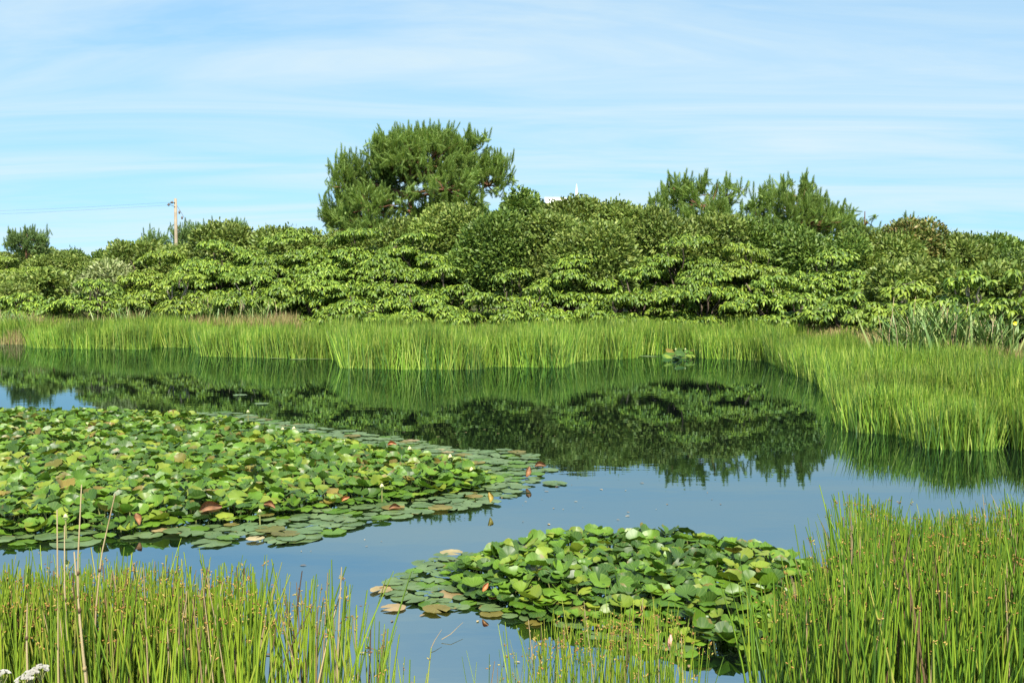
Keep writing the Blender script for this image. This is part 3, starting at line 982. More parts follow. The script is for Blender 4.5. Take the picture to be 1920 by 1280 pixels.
# dry grass at the foot of the left shrubs and along the shrub edge
n = 26000
px = np.concatenate([rng.uniform(-300, 560, 17000), rng.uniform(560, 1650, 5000), rng.uniform(1500, 2100, 4000)])
b = back_dist(px)
D = b + rng.uniform(-0.6, 3.0, n)
X = (px - 960) / F_PX * D * math.cos(PITCH)
P = np.stack([X, D, ground_z(X, D) - 0.03], -1)
mb = MB()
mb.add(*blades(n, P, np.where(px < 560, 0.75, 0.5) * (0.75 + 0.6 * snoise(X, D, 1.6, 21)) * rng.uniform(0.6, 1.15, n), 0.024 * rng.uniform(0.6, 1.3, n), 0.22))
tag(mb.build('dry_grass', M['dry_grass']), 'tan and reddish dry grass at the foot of the shrubs', 'grass', None, 'stuff')

# clumps of tall grass: arching leaves and pale stalks
ARCH_T, ARCH_F = strip([0, 0.35, 0.65, 0.86, 0.96], [0.5, 0.6, 0.45, 0.25, 0.03], [0, 0.02, 0.10, 0.26, 0.42])


def grass_clump(label, px, dist, top, width_px, n, lean=0.0):
    c = at_dist(px, top, dist)
    gz = float(ground_z(c[0], dist)) - 0.05
    Ht, Wd = c[2] - gz, width_px / F_PX * dist
    root = thing('tall_grass_clump', label, 'tall grass', (c[0], dist, gz), 'clumps of tall grass on the far bank')
    P = np.stack([rng.normal(0, Wd * 0.27, n), rng.normal(0, Wd * 0.2, n), np.zeros(n)], -1)
    X = norm(np.stack([P[:, 0] * 0.25 / Wd + rng.normal(lean, 0.16, n), rng.normal(0, 0.16, n), np.ones(n)], -1))
    h = Ht * rng.uniform(0.45, 1.05, n)
    mb = MB()
    mb.add(*inst(ARCH_T, ARCH_F, P, X, rng.normal(size=(n, 3)), np.stack([h, 0.035 * rng.uniform(0.7, 1.4, n), h], -1)))
    for _ in range(int(n / 30)):
        p = np.array([rng.normal(0, Wd * 0.3), rng.normal(0, Wd * 0.2), 0])
        mb.add(*tube(bent(p, p + np.array([rng.normal(0, 0.16), rng.normal(0, 0.1), Ht * rng.uniform(0.6, 1.05)]), 5, 0, 0.01), np.linspace(0.011, 0.006, 5), 4), 1)
    mb.build('leaves', [M['tall_grass'], M['straw']], root)


grass_clump('large tall grass clump with pale stalks on the right bank', 1775, 22.0, 562, 150, 520)
grass_clump('thin tall grass clump right of the large one, near the right edge', 1865, 21.5, 590, 90, 220)
grass_clump('sparse tall grass clump left of the large one on the right bank', 1690, 25.0, 588, 60, 110)
grass_clump('bluish tall grass clump in front of the silvery shrub', 240, 39.6, 572, 90, 240)
grass_clump('tall grass clump below the pale green shrub with the dark hollow', 385, 39.6, 552, 70, 220)
grass_clump('tall grass clump below the pale bare stems', 480, 39.4, 562, 90, 200)
grass_clump('short tall grass clump at the left end of the far bank', 25, 39.6, 575, 90, 200)

# small yellow flower beside the right edge
f0 = at_dist(1902, 606, 21.0)
fl = thing('yellow_flower', 'small bright yellow flower in the dark gap at the right edge', 'flower', (f0[0], 21.0, float(ground_z(f0[0], 21.0))))
fh_ = f0[2] - fl.location[2]
mb = MB()
mb.add(*tube(bent((0, 0, 0), (0, 0, fh_), 5, 0, 0.02), 0.008, 5))
mb.build('stem', M['petiole'], fl)
mb = MB()
PT, PF = strip([0, 0.4, 0.8, 1.0], [0.1, 0.4, 0.45, 0.2], [0, 0.1, 0.2, 0.2])
a = np.arange(4) * math.pi / 2 + 0.4
Dv = np.stack([np.cos(a), np.full(4, -0.4), np.sin(a)], -1)
mb.add(*inst(PT, PF, np.repeat([[0, 0, fh_]], 4, 0), Dv, np.repeat([[0, -1.0, 0.2]], 4, 0), np.full(4, 0.05)))
mb.build('petals', M['yellow_petal'], fl)


# ------------------------------------------------------------------ lily pads
def pad_mesh(kind, seed):
    """a round leaf with a notch, radius 1, front of the notch at -x"""
    r = np.random.default_rng(seed)
    seg, rings = 22, 4
    gap = 0.16 + 0.1 * r.uniform()
    ang = np.linspace(-math.pi + gap, math.pi - gap, seg)
    V = [(0.0, 0.0, 0.0)]
    cup = {'flat': 0.0, 'cup': r.uniform(0.18, 0.40), 'fold': 0.12, 'dome': -r.uniform(0.15, 0.30)}[kind]
    ph = r.uniform(0, 6.28, 4)
    for k in range(1, rings + 1):
        q = k / rings
        for a in ang:
            # the two lobes beside the notch round off
            rim = 1.0 + 0.03 * math.sin(3 * a + ph[0]) + 0.02 * math.sin(7 * a + ph[1])
            x, y = q * rim * math.cos(a), q * rim * math.sin(a) * 0.95
            z = cup * q * q + q * q * (0.06 if kind != 'flat' else 0.012) * math.sin(4 * a + ph[2]) + q ** 3 * (0.05 if kind != 'flat' else 0.02) * math.sin(9 * a + ph[3])
            if kind == 'fold':
                z += 0.75 * abs(y) ** 1.3
            V.append((x, y, z))
    F3 = [(0, 1 + j, 2 + j) for j in range(seg - 1)]
    F4 = [(1 + k * seg + j, 1 + (k + 1) * seg + j, 2 + (k + 1) * seg + j, 2 + k * seg + j) for k in range(rings - 1) for j in range(seg - 1)]
    return np.array(V), np.array(F3), np.array(F4)


SHAPES = {('flat', s): pad_mesh('flat', s) for s in range(3)}
SHAPES.update({('cup', s): pad_mesh('cup', 10 + s) for s in range(4)})
SHAPES.update({('dome', s): pad_mesh('dome', 20 + s) for s in range(4)})
SHAPES.update({('fold', s): pad_mesh('fold', 30 + s) for s in range(2)})
PAD_ME = {}


def pad_data(kind, s, col):
    key = (kind, s, col)
    if key not in PAD_ME:
        V, F3, F4 = SHAPES[(kind, s)]
        mb = MB()
        mb.add(V, F3, 0, V)
        mb.F.append(F4)
        mb.M.append(0)
        PAD_ME[key] = mb.mesh('lily_pad', M['pad ' + col])
    return PAD_ME[key]


def in_poly(x, y, poly):
    c = np.zeros(len(x), bool)
    k = len(poly)
    for i in range(k):
        (x0, y0), (x1, y1) = poly[i], poly[(i + 1) % k]
        hit = ((y0 > y) != (y1 > y)) & (x < (x1 - x0) * (y - y0) / (y1 - y0 + 1e-12) + x0)
        c ^= hit
    return c


def edge_dist(x, y, poly):
    d = np.full(len(x), 1e9)
    for i in range(len(poly)):
        a, b = np.array(poly[i]), np.array(poly[(i + 1) % len(poly)])
        ab = b - a
        t = np.clip(((x - a[0]) * ab[0] + (y - a[1]) * ab[1]) / (ab @ ab), 0, 1)
        d = np.minimum(d, np.hypot(x - a[0] - t * ab[0], y - a[1] - t * ab[1]))
    return d


def scatter(poly, spacing):
    """loose packing of points in a polygon"""
    p = np.array(poly)
    lo, hi = p.min(0), p.max(0)
    n = int((hi - lo).prod() / spacing ** 2 * 14)
    cand = rng.uniform(lo, hi, (n, 2))
    cand = cand[in_poly(cand[:, 0], cand[:, 1], poly)]
    grid, out = {}, []
    for q in cand:
        g = (int(q[0] // spacing), int(q[1] // spacing))
        ok = all(np.hypot(*(q - o)) > spacing for i in (-1, 0, 1) for j in (-1, 0, 1) for o in grid.get((g[0] + i, g[1] + j), ()))
        if ok:
            grid.setdefault(g, []).append(q)
            out.append(q)
    return np.array(out)


def water_poly(pts):
    return [tuple(on_level(x, y, 0)[:2]) for x, y in pts]


PADS = []      # (pos, axis normal, heading, radius, kind, shape, colour, patch, where)


def fill_patch(patch, raised_px, flat_px, size, spacing, lift, cols, colp, flat_spacing, flat_size):
    rp, fp = water_poly(raised_px), water_poly(flat_px)
    q = scatter(rp, spacing)
    ed = edge_dist(q[:, 0], q[:, 1], rp)
    cen = q.mean(0)
    for (x, y), e in zip(q, ed):
        k = min(1.0, e / (lift * 2.0))
        z = 0.02 + lift * k * rng.uniform(0.55, 1.05) + 0.03 * rng.uniform()
        kind = rng.choice(['cup', 'dome', 'fold', 'flat'], p=[0.36, 0.36, 0.16, 0.12])
        tilt = abs(rng.normal(0.33, 0.25)) * (0.4 + 0.6 * k)
        # leaves lean outwards from the crowd and mostly towards the sun
        az = rng.uniform(0, 6.283)
        lean = norm(np.array([math.cos(az), math.sin(az)]) + 0.75 * np.array([sun_vec.x, sun_vec.y]) + 0.3 * norm(np.array([x, y]) - cen))
        nrm = np.array([lean[0] * math.sin(tilt), lean[1] * math.sin(tilt), math.cos(tilt)])
        col = rng.choice(cols, p=colp)
        PADS.append(dict(p=np.array([x, y, z]), n=nrm, h=rng.uniform(0, 6.283), r=size * rng.uniform(0.62, 1.25) / 2, kind=kind, col=col, patch=patch, e=e, lean=lean, tilt=tilt, raised=z > 0.07, cen=cen))
    q = scatter(fp, flat_spacing)
    inside = in_poly(q[:, 0], q[:, 1], rp)
    for (x, y), i in zip(q, inside):
        if i:
            continue
        tilt = abs(rng.normal(0, 0.02))
        az = rng.uniform(0, 6.283)
        col = rng.choice(['grey green', 'bright green', 'olive bronze', 'faded pink'], p=[0.76, 0.16, 0.05, 0.03] if patch == 'left' else [0.70, 0.16, 0.07, 0.07])
        PADS.append(dict(p=np.array([x, y, 0.006 + 0.022 * rng.uniform()]), n=np.array([math.cos(az) * tilt, math.sin(az) * tilt, 1]), h=rng.uniform(0, 6.283), r=flat_size * rng.uniform(0.55, 1.2) / 2,
                         kind='flat', col=col, patch=patch, e=0.0, lean=np.array([0, 0]), tilt=0.0, raised=False, cen=cen))


COLS = ['deep green', 'bright green', 'yellow green', 'olive bronze']
fill_patch('left', [(-260, 785), (0, 783), (200, 783), (380, 792), (480, 808), (560, 828), (680, 850), (800, 868), (905, 890), (935, 905), (880, 922), (760, 940), (640, 950), (560, 965), (480, 978), (360, 985), (250, 1000), (120, 1000), (0, 1008), (-120, 1020), (-260, 1020)],
           [(-260, 780), (0, 778), (300, 778), (430, 774), (520, 790), (600, 803), (740, 820), (850, 843), (985, 848), (1010, 868), (1005, 900), (945, 938), (870, 955), (770, 966), (700, 978), (620, 1003), (520, 1020), (420, 1014), (330, 1005), (180, 1014), (60, 1018), (-100, 1030), (-260, 1030)],
           0.132, 0.060, 0.11, COLS, [0.30, 0.45, 0.20, 0.05], 0.115, 0.195)
fill_patch('right', [(835, 1085), (900, 1055), (980, 1035), (1080, 1024), (1200, 1024), (1330, 1032), (1440, 1050), (1530, 1075), (1560, 1110), (1560, 1170), (1420, 1228), (1340, 1222), (1240, 1206), (1130, 1188), (1010, 1162), (900, 1128)],
           [(790, 1060), (830, 1040), (1000, 1035), (1200, 1050), (1300, 1240), (1240, 1225), (1000, 1172), (900, 1150), (800, 1140), (745, 1118), (730, 1100)],
           0.112, 0.045, 0.14, COLS, [0.36, 0.46, 0.165, 0.015], 0.080, 0.14)
# single floating pads
for (x, y, r, c) in [(740, 1095, 0.075, 'faded pink'), (738, 1138, 0.07, 'faded pink'), (818, 1140, 0.08, 'olive bronze'), (715, 1104, 0.07, 'faded pink'), (398, 1016, 0.14, 'grey green'), (555, 1006, 0.19, 'grey green'),
                     (140, 1016, 0.17, 'grey green'), (1040, 905, 0.12, 'grey green'), (1030, 880, 0.10, 'grey green'), (560, 673, 0.25, 'grey green'), (600, 672, 0.3, 'grey green'), (520, 671, 0.22, 'grey green'),
                     (450, 740, 0.13, 'grey green'), (490, 756, 0.12, 'grey green'), (1205, 667, 0.28, 'grey green'), (1222, 668, 0.24, 'grey green')]:
    p = on_level(x, y, 0.008 + 0.01 * rng.uniform())
    PADS.append(dict(p=p, n=np.array([0.01, -0.01, 1]), h=rng.uniform(0, 6.28), r=r, kind='flat', col=c, patch='lone', e=0, lean=np.array([0, 0]), tilt=0, raised=False, cen=p[:2]))
# the little lily group in the cove of the far rushes
for _ in range(16):
    p = on_level(rng.uniform(1252, 1302), rng.uniform(664, 676), 0)
    p[2] = rng.uniform(0.03, 0.24)
    az = rng.uniform(0, 6.28)
    t = rng.uniform(0.2, 0.7)
    PADS.append(dict(p=p, n=np.array([math.cos(az) * math.sin(t), -abs(math.sin(az)) * math.sin(t), math.cos(t)]), h=rng.uniform(0, 6.28), r=rng.uniform(0.12, 0.2), kind='dome', col=rng.choice(COLS), patch='cove', e=0.1,
                     lean=np.array([math.cos(az), -abs(math.sin(az))]), tilt=t, raised=True, cen=p[:2]))

for p in PADS:
    p['score'] = p['r'] / np.hypot(p['p'][0], p['p'][1]) * (0.5 + min(1, p['tilt'])) * (0 if to_px(p['p'][0], p['p'][1]) < -60 else 1)
PADS.sort(key=lambda p: -p['score'])
STEM_ME = {}


def frame(p):
    n = p['n'] / np.linalg.norm(p['n'])
    x = np.array([math.cos(p['h']), math.sin(p['h']), 0])
    y = np.cross(n, x)
    y /= np.linalg.norm(y)
    return np.cross(y, n), y, n


def pad_label(p):
    med = {'left': 0.066, 'right': 0.054, 'lone': 0.12, 'cove': 0.15}[p['patch']]
    size = 'small' if p['r'] < 0.85 * med else 'large' if p['r'] > 1.1 * med else 'middling'
    shape = {'flat': 'flat', 'cup': 'cupped', 'dome': 'domed', 'fold': 'half folded'}[p['kind']]
    dx, dy = p['p'][0] - p['cen'][0], p['p'][1] - p['cen'][1]
    if p['patch'] == 'lone':
        return f"{p['col']} flat lily pad floating alone on open water"
    if p['patch'] == 'cove':
        return f"{size} {p['col']} lily pad in the cove of the far rushes"
    if p['tilt'] < 0.18:
        pose = 'lying level'
    else:
        pose = ('steeply ' if p['tilt'] > 0.5 else '') + 'tipped ' + ('right' if p['lean'][0] > 0.6 else 'left' if p['lean'][0] < -0.6 else 'forward' if p['lean'][1] < 0 else 'away')
    span = 0.7 if p['patch'] == 'right' else 2.2
    place = ('near ' if dy < -span * 0.6 else 'far ' if dy > span * 0.6 else 'middle ') + ('left' if dx < -span else 'right' if dx > span else 'centre')
    if not p['raised']:
        pose = 'lying on the water' if p['kind'] == 'flat' else pose
    body = 'round patch' if p['patch'] == 'right' else 'big patch'
    return f"{size} {shape} {p['col']} pad {pose}, {place} of {body}"


ZERO = MB()
N_SINGLE = 300
for p in PADS[:N_SINGLE]:
    s = int(rng.integers(2 if p['kind'] == 'fold' else 3))
    X, Y, Zv = frame(p)
    o = link('lily_pad', pad_data(p['kind'], s, p['col']))
    r = p['r']
    from mathutils import Matrix
    o.matrix_world = Matrix(((X[0] * r, Y[0] * r, Zv[0] * r, p['p'][0]), (X[1] * r, Y[1] * r, Zv[1] * r, p['p'][1]), (X[2] * r, Y[2] * r, Zv[2] * r, p['p'][2]), (0, 0, 0, 1)))
    tag(o, pad_label(p), 'lily pad', 'lily pads on the pond')
    if p['raised']:
        # the stalk goes down to the pond bed, in the pad's own coordinates
        R3 = np.stack([X, Y, Zv], 1) * r
        foot = np.linalg.solve(R3, np.array([rng.normal(0, 0.05), 0.02, -p['p'][2] - 0.1]))
        mb = MB()
        mb.add(*tube(bent((0, 0, -0.02), foot, 5, 0, 0.02), 0.0045 / r, 5))
        mb.build('stem', M['petiole'], o)

groups = {}
for p in PADS[N_SINGLE:]:
    s = int(rng.integers(2 if p['kind'] == 'fold' else 3))
    groups.setdefault((p['kind'], s, p['col']), []).append(p)
mb = MB()
cols = list(PAD_COL)
for (kind, s, col), ps in groups.items():
    V, F3, F4 = SHAPES[(kind, s)]
    fr = [frame(p) for p in ps]
    V2, G3 = inst(V, F3, np.array([p['p'] for p in ps]), np.array([f[0] for f in fr]), np.array([f[2] for f in fr]), np.array([p['r'] for p in ps]))
    _, G4 = inst(V, F4, np.array([p['p'] for p in ps]), np.array([f[0] for f in fr]), np.array([f[2] for f in fr]), np.array([p['r'] for p in ps]))
    k0 = mb.n
    mb.add(V2, G3, cols.index(col), np.tile(V, (len(ps), 1)))
    mb.F.append(G4 + k0)
    mb.M.append(cols.index(col))
for p in PADS[N_SINGLE:]:
    if p['raised'] and rng.uniform() < 0.5:
        mb.add(*tube(bent(p['p'] - [0, 0, 0.005], (p['p'][0] + rng.normal(0, 0.04), p['p'][1] + 0.03, -0.1), 4), 0.006, 4), len(cols))
tag(mb.build('lily_pads', [M['pads ' + c] for c in cols] + [M['petiole']]), 'mass of smaller and farther lily pads crowding the big patch', 'lily pads', None, 'stuff')
print('pads', len(PADS))

# ------------------------------------------------------------------ lily buds and withered leaves
BUDS = [
    (487, 960, 0.10, 0.9, 'cream bud standing alone in the flat pads below the big patch'),
    (465, 773, 0.16, 0.9, 'pale bud above the far rim of the big patch, left of the water gap'),
    (551, 805, 0.14, 1.0, 'yellow bud beside the sky bright water gap at the far rim'),
    (530, 806, 0.12, 0.9, 'slim pale bud just left of the yellow one by the water gap'),
    (768, 843, 0.14, 1.0, 'greenish bud on the far rim of the big patch'),
    (844, 858, 0.15, 1.0, 'white bud among flat pads at the right of the big patch'),
    (884, 883, 0.12, 1.0, 'cream bud beside a curled leaf near the right tip of the big patch'),
    (716, 913, 0.14, 1.1, 'round cream bud beside a big upright leaf in the big patch'),
    (123, 970, 0.16, 1.0, 'yellow bud behind the dry stalks at the left'),
    (418, 793, 0.13, 0.9, 'tiny cream bud in the far middle of the big patch'),
    (1267, 655, 0.26, 1.0, 'small pale bud shape left in the cove of the far rushes'),  # two small pale dots over the cove pads, shaped like the buds
    (1285, 655, 0.26, 1.0, 'small pale bud shape right in the cove of the far rushes'),
]
for (x, y, h, s, lb) in BUDS:
    p = on_level(x, y, h)
    b = thing('lily_bud', lb, 'lily bud', (p[0], p[1], 0), 'lily buds on stalks')
    mb = MB()
    sc_ = 0.017 * s * (1.0 if y > 900 else 1.35)
    prof = [(0, 0.25), (0.5, 0.85), (1.2, 1.0), (2.0, 0.72), (2.7, 0.15)]
    mb.add(*tube([(0, 0, h - sc_ + a * sc_) for a, _ in prof], [q * sc_ for _, q in prof], 8))
    mb.build('petals', M['bud'], b)
    mb = MB()
    for a in range(4):
        t = a * math.pi / 2 + 0.3
        mb.add(*inst(PT, PF, np.array([[0.3 * sc_ * math.cos(t), 0.3 * sc_ * math.sin(t), h - sc_]]), np.array([[0.45 * math.cos(t), 0.45 * math.sin(t), 1]]), np.array([[math.cos(t), math.sin(t), 0]]), np.array([sc_ * 1.9])))
    mb.build('sepals', M['sepal'], b)
    mb = MB()
    mb.add(*tube(bent((0, 0.01, -0.1), (0, 0, h - sc_ * 0.9), 5), 0.006, 6))
    mb.build('stalk', M['petiole'], b)

CURL_T, CURL_F = [], []
for i in range(9):
    for j in range(7):
        u, v = i / 8, j / 6 - 0.5
        w = math.sin(math.pi * (0.08 + 0.84 * u)) * 0.5
        th = v * 4.2
        CURL_T.append((u - 0.5, w * 0.55 * math.sin(th), w * 0.55 * (1 - math.cos(th)) + 0.10 * math.sin(u * 5)))
        if i < 8 and j < 6:
            a = i * 7 + j
            CURL_F.append((a, a + 1, a + 8, a + 7))
CURL_T, CURL_F = np.array(CURL_T), np.array(CURL_F)
WITHER = [
    (990, 884, 0.24, 1.15, 0.7, 'withered', 'upright dark brown curled leaf at the right tip of the big patch'),
    (1013, 873, 0.26, 0.1, 0.0, 'withered', 'flat brown withered leaf floating off the right tip of the big patch'),
    (918, 932, 0.20, 1.2, 1.8, 'yellowing', 'yellowing upright leaf at the water edge near the right tip of the big patch'),
    (395, 955, 0.40, 0.25, 0.3, 'withered', 'long brown rolled leaf on the near side of the big patch'),
    (258, 972, 0.24, 0.9, 2.3, 'withered', 'brown curled leaf standing at the near edge of the big patch'),
    (648, 935, 0.16, 0.5, 0.2, 'red', 'small red withered leaf among the flat pads'),
    (505, 948, 0.24, 0.3, 2.9, 'withered', 'brown leaf rolled beside the big upright leaf'),
    (910, 1100, 0.13, 0.9, 0.4, 'red', 'rusty red curled leaf near the left tip of the round patch'),
    (912, 1030, 0.10, 0.9, 1.1, 'red', 'pink rusty leaf tip on the far rim of the round patch'),
    (930, 1118, 0.20, 0.2, 0.25, 'red', 'long rusty folded leaf at the near left of the round patch'),
    (740, 952, 0.22, 0.1, 0.3, 'withered', 'dark withered leaf lying on the water under the big patch'),
    (635, 858, 0.2, 0.5, 0.5, 'red', 'orange withered leaf on the far rim of the big patch'),
    (735, 833, 0.24, 0.15, 0.0, 'red', 'flat orange leaf at the far rim of the big patch'),
]
M['yellowing'] = plain_mat('yellowing_leaf', (0.16, 0.12, 0.02), (0.32, 0.22, 0.04), 12, 0.5)
M['red'] = plain_mat('rusty_pad', (0.26, 0.08, 0.03), (0.42, 0.18, 0.06), 12, 0.5)
for (x, y, L, pit, az, mt, lb) in WITHER:
    L *= 0.42
    z0 = 0.10 if pit > 0.25 or x in (395, 505) else 0.03
    p = on_level(x, y, z0)
    mb = MB()
    Xd = np.array([[math.cos(az) * math.cos(pit), math.sin(az) * math.cos(pit), math.sin(pit)]])
    V, F = inst(CURL_T, CURL_F, np.zeros((1, 3)), Xd, np.array([[0.3, -0.7, 0.6]]), np.array([L]))
    mb.add(V, F)
    o = mb.build('withered_leaf', M[mt])
    o.location = p
    tag(o, lb, 'dead leaf', 'withered lily leaves')

# ------------------------------------------------------------------ near rushes
STEM_N = 7


def near_rushes(name, label, pts, n_dead=0.09, width=0.0135, floret=0.55, lean=0.045, mat='rush_near'):
    """pts: rows of x, y, height; each rush is a three sided tapering stem with a tuft of brown florets below its tip"""
    pts = np.asarray(pts)
    n = len(pts)
    t = np.linspace(0, 1, STEM_N)
    tilt = rng.normal(0, lean, (n, 2))
    stray = rng.uniform(0, 1, n) < 0.05
    tilt[stray] *= 2.6
    bend = rng.normal(0, lean * 0.9, (n, 2)) + tilt * 0.6
    h = pts[:, 2]
    C = np.empty((n, STEM_N, 3))
    base = np.minimum(ground_z(pts[:, 0], pts[:, 1]) + 0.0, 0.05)
    base = np.maximum(base, -0.15)
    for a in range(2):
        C[..., a] = pts[:, a, None] + h[:, None] * (tilt[:, a, None] * t + bend[:, a, None] * t ** 2.5)
    C[..., 2] = base[:, None] + (h - base)[:, None] * (t[None] - 0.04 * np.abs(bend).sum(1)[:, None] * t[None] ** 2)
    w = width * rng.uniform(0.6, 1.25, n)[:, None] * (1 - 0.72 * t[None] ** 1.6) * 0.5
    yaw = rng.uniform(0, 6.283, n)
    ang = yaw[:, None] + np.array([0, 2.4, 4.0])[None]
    off = np.stack([np.cos(ang), np.sin(ang) * 0.8, np.zeros_like(ang)], -1)
    V = C[:, :, None, :] + w[:, :, None, None] * off[:, None]
    i, j = np.meshgrid(np.arange(STEM_N - 1), np.arange(3), indexing='ij')
    F = np.stack([i * 3 + j, i * 3 + (j + 1) % 3, (i + 1) * 3 + (j + 1) % 3, (i + 1) * 3 + j], -1).reshape(-1, 4)
    mb = MB()
    dead = rng.uniform(0, 1, n) < n_dead
    for sel, mi in ((~dead, 0), (dead, 1)):
        k = sel.sum()
        if k:
            G = F[None] + (np.arange(k) * STEM_N * 3)[:, None, None]
            mb.add(V[sel].reshape(-1, 3), G.reshape(-1, 4), mi)
    # florets
    has = np.where(rng.uniform(0, 1, n) < floret)[0]
    SP_T, SP_F = blob(5, 3)
    P, D, S = [], [], []
    for q in has:
        m = rng.integers(2, 6)
        f = rng.uniform(0.90, 0.975)
        c = C[q, -2] + (C[q, -1] - C[q, -2]) * (f - t[-2]) / (1 - t[-2])
        d = norm(rng.normal(size=(m, 3)) + [0, 0, 0.5])
        L = rng.uniform(0.004, 0.016, m)
        P.append(c + d * L[:, None])
        D.append(d)
        S.append(np.stack([rng.uniform(0.004, 0.008, m), rng.uniform(0.0014, 0.0026, m), rng.uniform(0.0014, 0.0026, m)], -1))
    if P:
        P, D, S = np.concatenate(P), np.concatenate(D), np.concatenate(S)
        mb.add(*inst(SP_T, SP_F, P, D, norm(rng.normal(size=P.shape)), S), 2)
    o = mb.build(name, [M[mat], M['rush_dead'], M['floret']])
    return tag(o, label, 'rushes', 'beds of rushes', 'stuff')


def bed(n, px_lo, px_hi, d_lo, d_hi, top_fn, jit=0.10, dens_fn=None, h_min=0.25):
    """n stems whose tips reach about the photo's outline of the bed"""
    px = rng.uniform(px_lo, px_hi, n)
    D = np.sqrt(rng.uniform(d_lo ** 2, d_hi ** 2, n))
    if dens_fn is not None:
        k = rng.uniform(0, 1, n) < dens_fn(px, D)
        px, D = px[k], D[k]
    X = (px - 960) / F_PX * D
    return px, D, X


def tip_h(py, D):
    return H_CAM - (py - HORIZON) / F_PX * D


# left bed
L_TOP = np.array([(-300, 1060), (0, 1062), (200, 1052), (330, 1060), (470, 1068), (500, 1052), (560, 1085), (620, 1065), (660, 1130), (700, 1165), (740, 1200), (775, 1240)], float)
px, D, X = bed(3400, -220, 775, 2.75, 3.75, None, dens_fn=lambda p, d: np.interp(p, [-300, 440, 476, 484, 520, 640, 700, 770], [1, 1, 0.8, 0.10, 0.26, 0.26, 0.14, 0.03]) * np.clip(0.35 + 0.9 * (d - 2.75), 0, 1))
top = np.interp(px, L_TOP[:, 0], L_TOP[:, 1])
h = tip_h(top - 14 + np.abs(rng.normal(0, 40, len(px))) - 20 * (rng.uniform(0, 1, len(px)) < 0.1), np.minimum(D, 3.6)) * rng.uniform(0.86, 1.0, len(px))
near_rushes('rushes', 'bed of yellow green rushes with brown tips at the lower left', np.stack([X, D, np.clip(h, 0.3, 1.0)], -1))
# middle tuft
M_TOP = np.array([(860, 1235), (900, 1225), (960, 1190), (1010, 1165), (1060, 1150), (1150, 1140), (1250, 1120), (1300, 1150), (1340, 1215)], float)
px, D, X = bed(560, 860, 1330, 2.8, 3.7, None, dens_fn=lambda p, d: np.interp(p, [860, 930, 1000, 1100, 1240, 1290, 1330], [0.12, 0.25, 0.5, 0.75, 0.8, 0.5, 0.1]))
top = np.interp(px, M_TOP[:, 0], M_TOP[:, 1])
h = tip_h(top + np.abs(rng.normal(0, 45, len(px))), D)
near_rushes('rushes', 'sparse tuft of thin rushes in front of the round lily patch', np.stack([X, D, np.clip(h, 0.25, 0.9)], -1), width=0.0085)
# right bed
R_TOP = np.array([(1380, 1120), (1440, 1105), (1545, 1080), (1580, 1000), (1605, 935), (1655, 940), (1690, 985), (1760, 970), (1850, 965), (1900, 945), (2300, 940)], float)
px, D, X = bed(5200, 1392, 2250, 2.8, 5.6, None, dens_fn=lambda p, d: (np.interp(p, [1392, 1430, 1530, 1600], [0.12, 0.35, 0.6, 1.0])) * ((p > 1385 + 75 * np.clip(d - 3.4, 0, 2.3)) * 1.0))
top = np.interp(px, R_TOP[:, 0], R_TOP[:, 1])
h = tip_h(top - 14 + np.abs(rng.normal(0, 60, len(px))), D)
h = np.minimum(h, rng.normal(0.90, 0.07, len(px)))
near_rushes('rushes', 'dense bed of rushes coloured as deeply shaded, filling the lower right corner', np.stack([X, D, np.clip(h, 0.3, 1.05)], -1), floret=0.35, n_dead=0.05, width=0.0135, lean=0.05, mat='rush_shaded')

# ------------------------------------------------------------------ dry stalks, white flowers and twigs in front
STALK = [
    ([(107, 955), (108, 1090), (116, 1190), (129, 1290), (140, 1420)], 2.9, 0.0048, 'leftmost tall straw stalk rising above the left rushes'),
    ([(121, 985), (121, 1100), (126, 1200), (137, 1290), (145, 1420)], 2.85, 0.0042, 'second tall straw stalk, close beside the leftmost one'),
    ([(153, 908), (146, 1050), (147, 1150), (165, 1290), (178, 1420)], 2.9, 0.0048, 'tallest straw stalk, its tip before the lily pads'),
    ([(216, 925), (190, 1040), (178, 1160), (179, 1290), (182, 1420)], 3.0, 0.0042, 'thin straw stalk leaning right out of the left rushes'),
    ([(139, 1034), (146, 1120), (155, 1220), (163, 1290), (170, 1420)], 2.8, 0.0058, 'short thick straw stalk among the tall ones'),
    ([(51, 1130), (50, 1200), (52, 1290), (52, 1420)], 2.8, 0.0046, 'short pale straw stalk left of the tall ones'),
    ([(312, 1150), (316, 1220), (318, 1290), (318, 1420)], 2.9, 0.004, 'short straw stalk in the middle of the left rushes'),
]
for (pts, D, r, lb) in STALK:
    Q = np.array([at_dist(x, y, D + 0.03 * i) for i, (x, y) in enumerate(pts)])
    base = Q[-1].copy()
    tt = np.linspace(0, len(pts) - 1, 14)
    Qs = np.stack([np.interp(tt, np.arange(len(pts)), Q[:, a]) for a in range(3)], -1)
    root = thing('dry_grass_stalk', lb, 'dry stalk', base, 'dry straw stalks in the left rushes')
    mb = MB()
    mb.add(*tube(Qs - base, np.linspace(r * 0.35, r, 14), 7))
    for i in (4, 8, 11):
        c = Qs[i] - base
        mb.add(*inst(BLOB_T := BT, BF, c[None], np.array([[0, 0, 1.0]]), np.array([[0, 1.0, 0]]), np.array([[r * 1.6, r * 1.15, r * 1.15]])), 1)
    mb.build('stem', [M['straw'], M['rush_dead']], root)


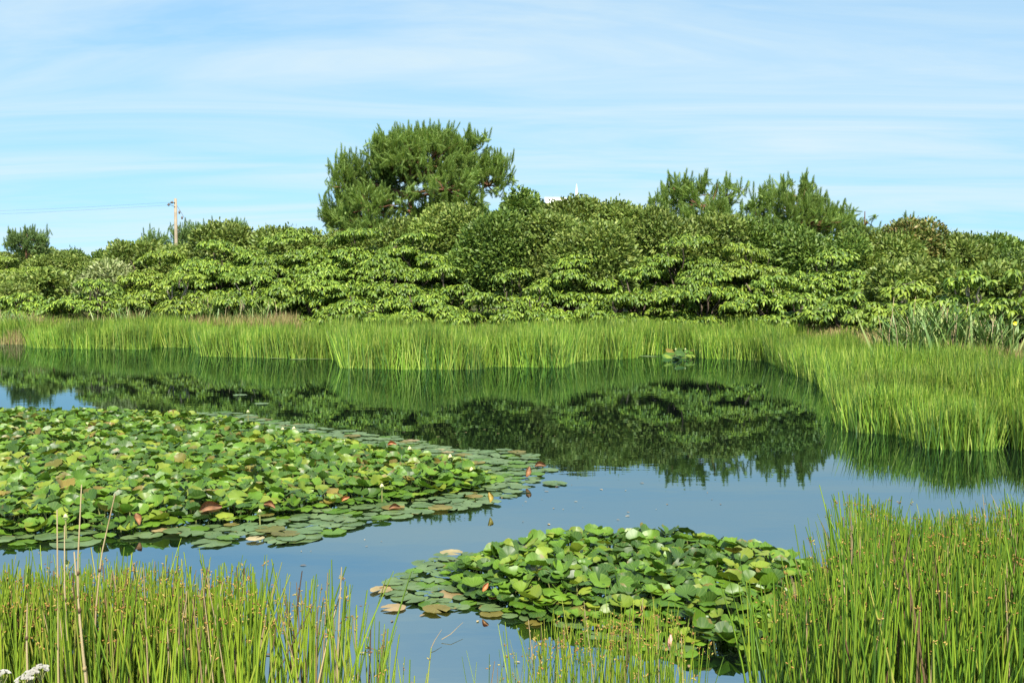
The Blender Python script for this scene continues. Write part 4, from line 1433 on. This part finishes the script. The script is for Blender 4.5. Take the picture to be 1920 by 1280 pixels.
def umbel(label, px, py, D, size):
    c = at_dist(px, py, D)
    z0 = max(float(ground_z(c[0], D)), -0.05)
    root = thing('white_flower', label, 'wild flower', (c[0], D, z0), 'white flowers in the lower left corner')
    H = c[2] - z0
    mb = MB()
    mb.add(*tube(bent((0.02, 0.01, 0), (0, 0, H - 0.03), 6, 0, 0.004), 0.003, 6))
    q = rand_dirs(20, 0.1) * size * np.array([1, 1, 0.55])
    for e in q[:12]:
        mb.add(*tube(bent((0, 0, H - 0.03), (e[0], e[1], H + e[2] - 0.005), 3), 0.0012, 4))
    mb.build('stem', M['petiole'], root)
    mb = MB()
    for e in q:
        nn = 6
        a = np.arange(nn) * 6.283 / nn + rng.uniform(0, 6)
        d = norm(e + [0, -0.01, 0.02])
        u = norm(np.cross(d, [0.3, 0.9, 0.1]))
        v = np.cross(d, u)
        Dv = np.cos(a)[:, None] * u + np.sin(a)[:, None] * v + 0.5 * d
        mb.add(*inst(PT, PF, np.repeat((e + [0, 0, H])[None], nn, 0), Dv, np.repeat(d[None], nn, 0), np.full(nn, 0.0062)))
    mb.build('petals', M['white_petal'], root)


umbel('topmost white flower head of the group in the lower left corner', 76, 1256, 2.45, 0.017)
umbel('white flower head below the topmost one in the lower left corner', 58, 1266, 2.42, 0.016)
umbel('white flower head cut by the bottom edge at the lower left', 46, 1277, 2.40, 0.018)
umbel('lone white flower head at the very left edge of the bottom', 3, 1266, 2.45, 0.016)

# pink bud held in the middle tuft
p = at_dist(1256, 1204, 3.4)
pb = thing('pink_bud', 'small pink bud among the thin rushes before the round patch', 'bud', (p[0], 3.4, -0.1))
mb = MB()
mb.add(*tube([(0, 0, p[2] + 0.1 - 0.02), (0, 0, p[2] + 0.1 - 0.008), (0.001, 0, p[2] + 0.1 + 0.01), (0.003, 0, p[2] + 0.1 + 0.028)], [0.003, 0.009, 0.010, 0.002], 8))
mb.build('petals', M['pink'], pb)
mb = MB()
mb.add(*tube(bent((0.01, 0, 0), (0, 0, p[2] + 0.08), 6, 0, 0.003), 0.0025, 6))
mb.build('stalk', M['petiole'], pb)

# flecks of plant litter on the water
n = 160
q = np.concatenate([rng.uniform([-7, 7.2], [1.5, 16], (n // 2, 2)), rng.uniform([-1.6, 4.6], [1.8, 9.5], (n // 2, 2))])
P = np.concatenate([q, np.full((n, 1), 0.004)], 1)
a = rng.uniform(0, 6.283, n)
mb = MB()
mb.add(*inst(OVAL_T, OVAL_F, P, np.stack([np.cos(a), np.sin(a), 0 * a], -1), np.repeat([[0, 0, 1.0]], n, 0), rng.uniform(0.012, 0.045, n)))
tag(mb.build('plant_litter', M['rush_dead']), 'small flecks of plant litter floating between the lily patches', 'litter', None, 'stuff')

for (pts, lb) in [([(808, 1215), (815, 1200), (828, 1180)], 'thin bent twig sticking out of the open water at the bottom'),
                  ([(828, 1198), (845, 1188), (868, 1166)], 'pale grass blade lying on the open water beside the bent twig')]:
    Q = np.array([on_level(x, y, 0.01 + 0.05 * i / len(pts)) for i, (x, y) in enumerate(pts)])
    mb = MB()
    mb.add(*tube(Q - Q[0], [0.002, 0.0018, 0.001], 5))
    o = mb.build('twig', M['rush_dead'])
    o.location = Q[0]
    tag(o, lb, 'twig', 'twigs on the water')
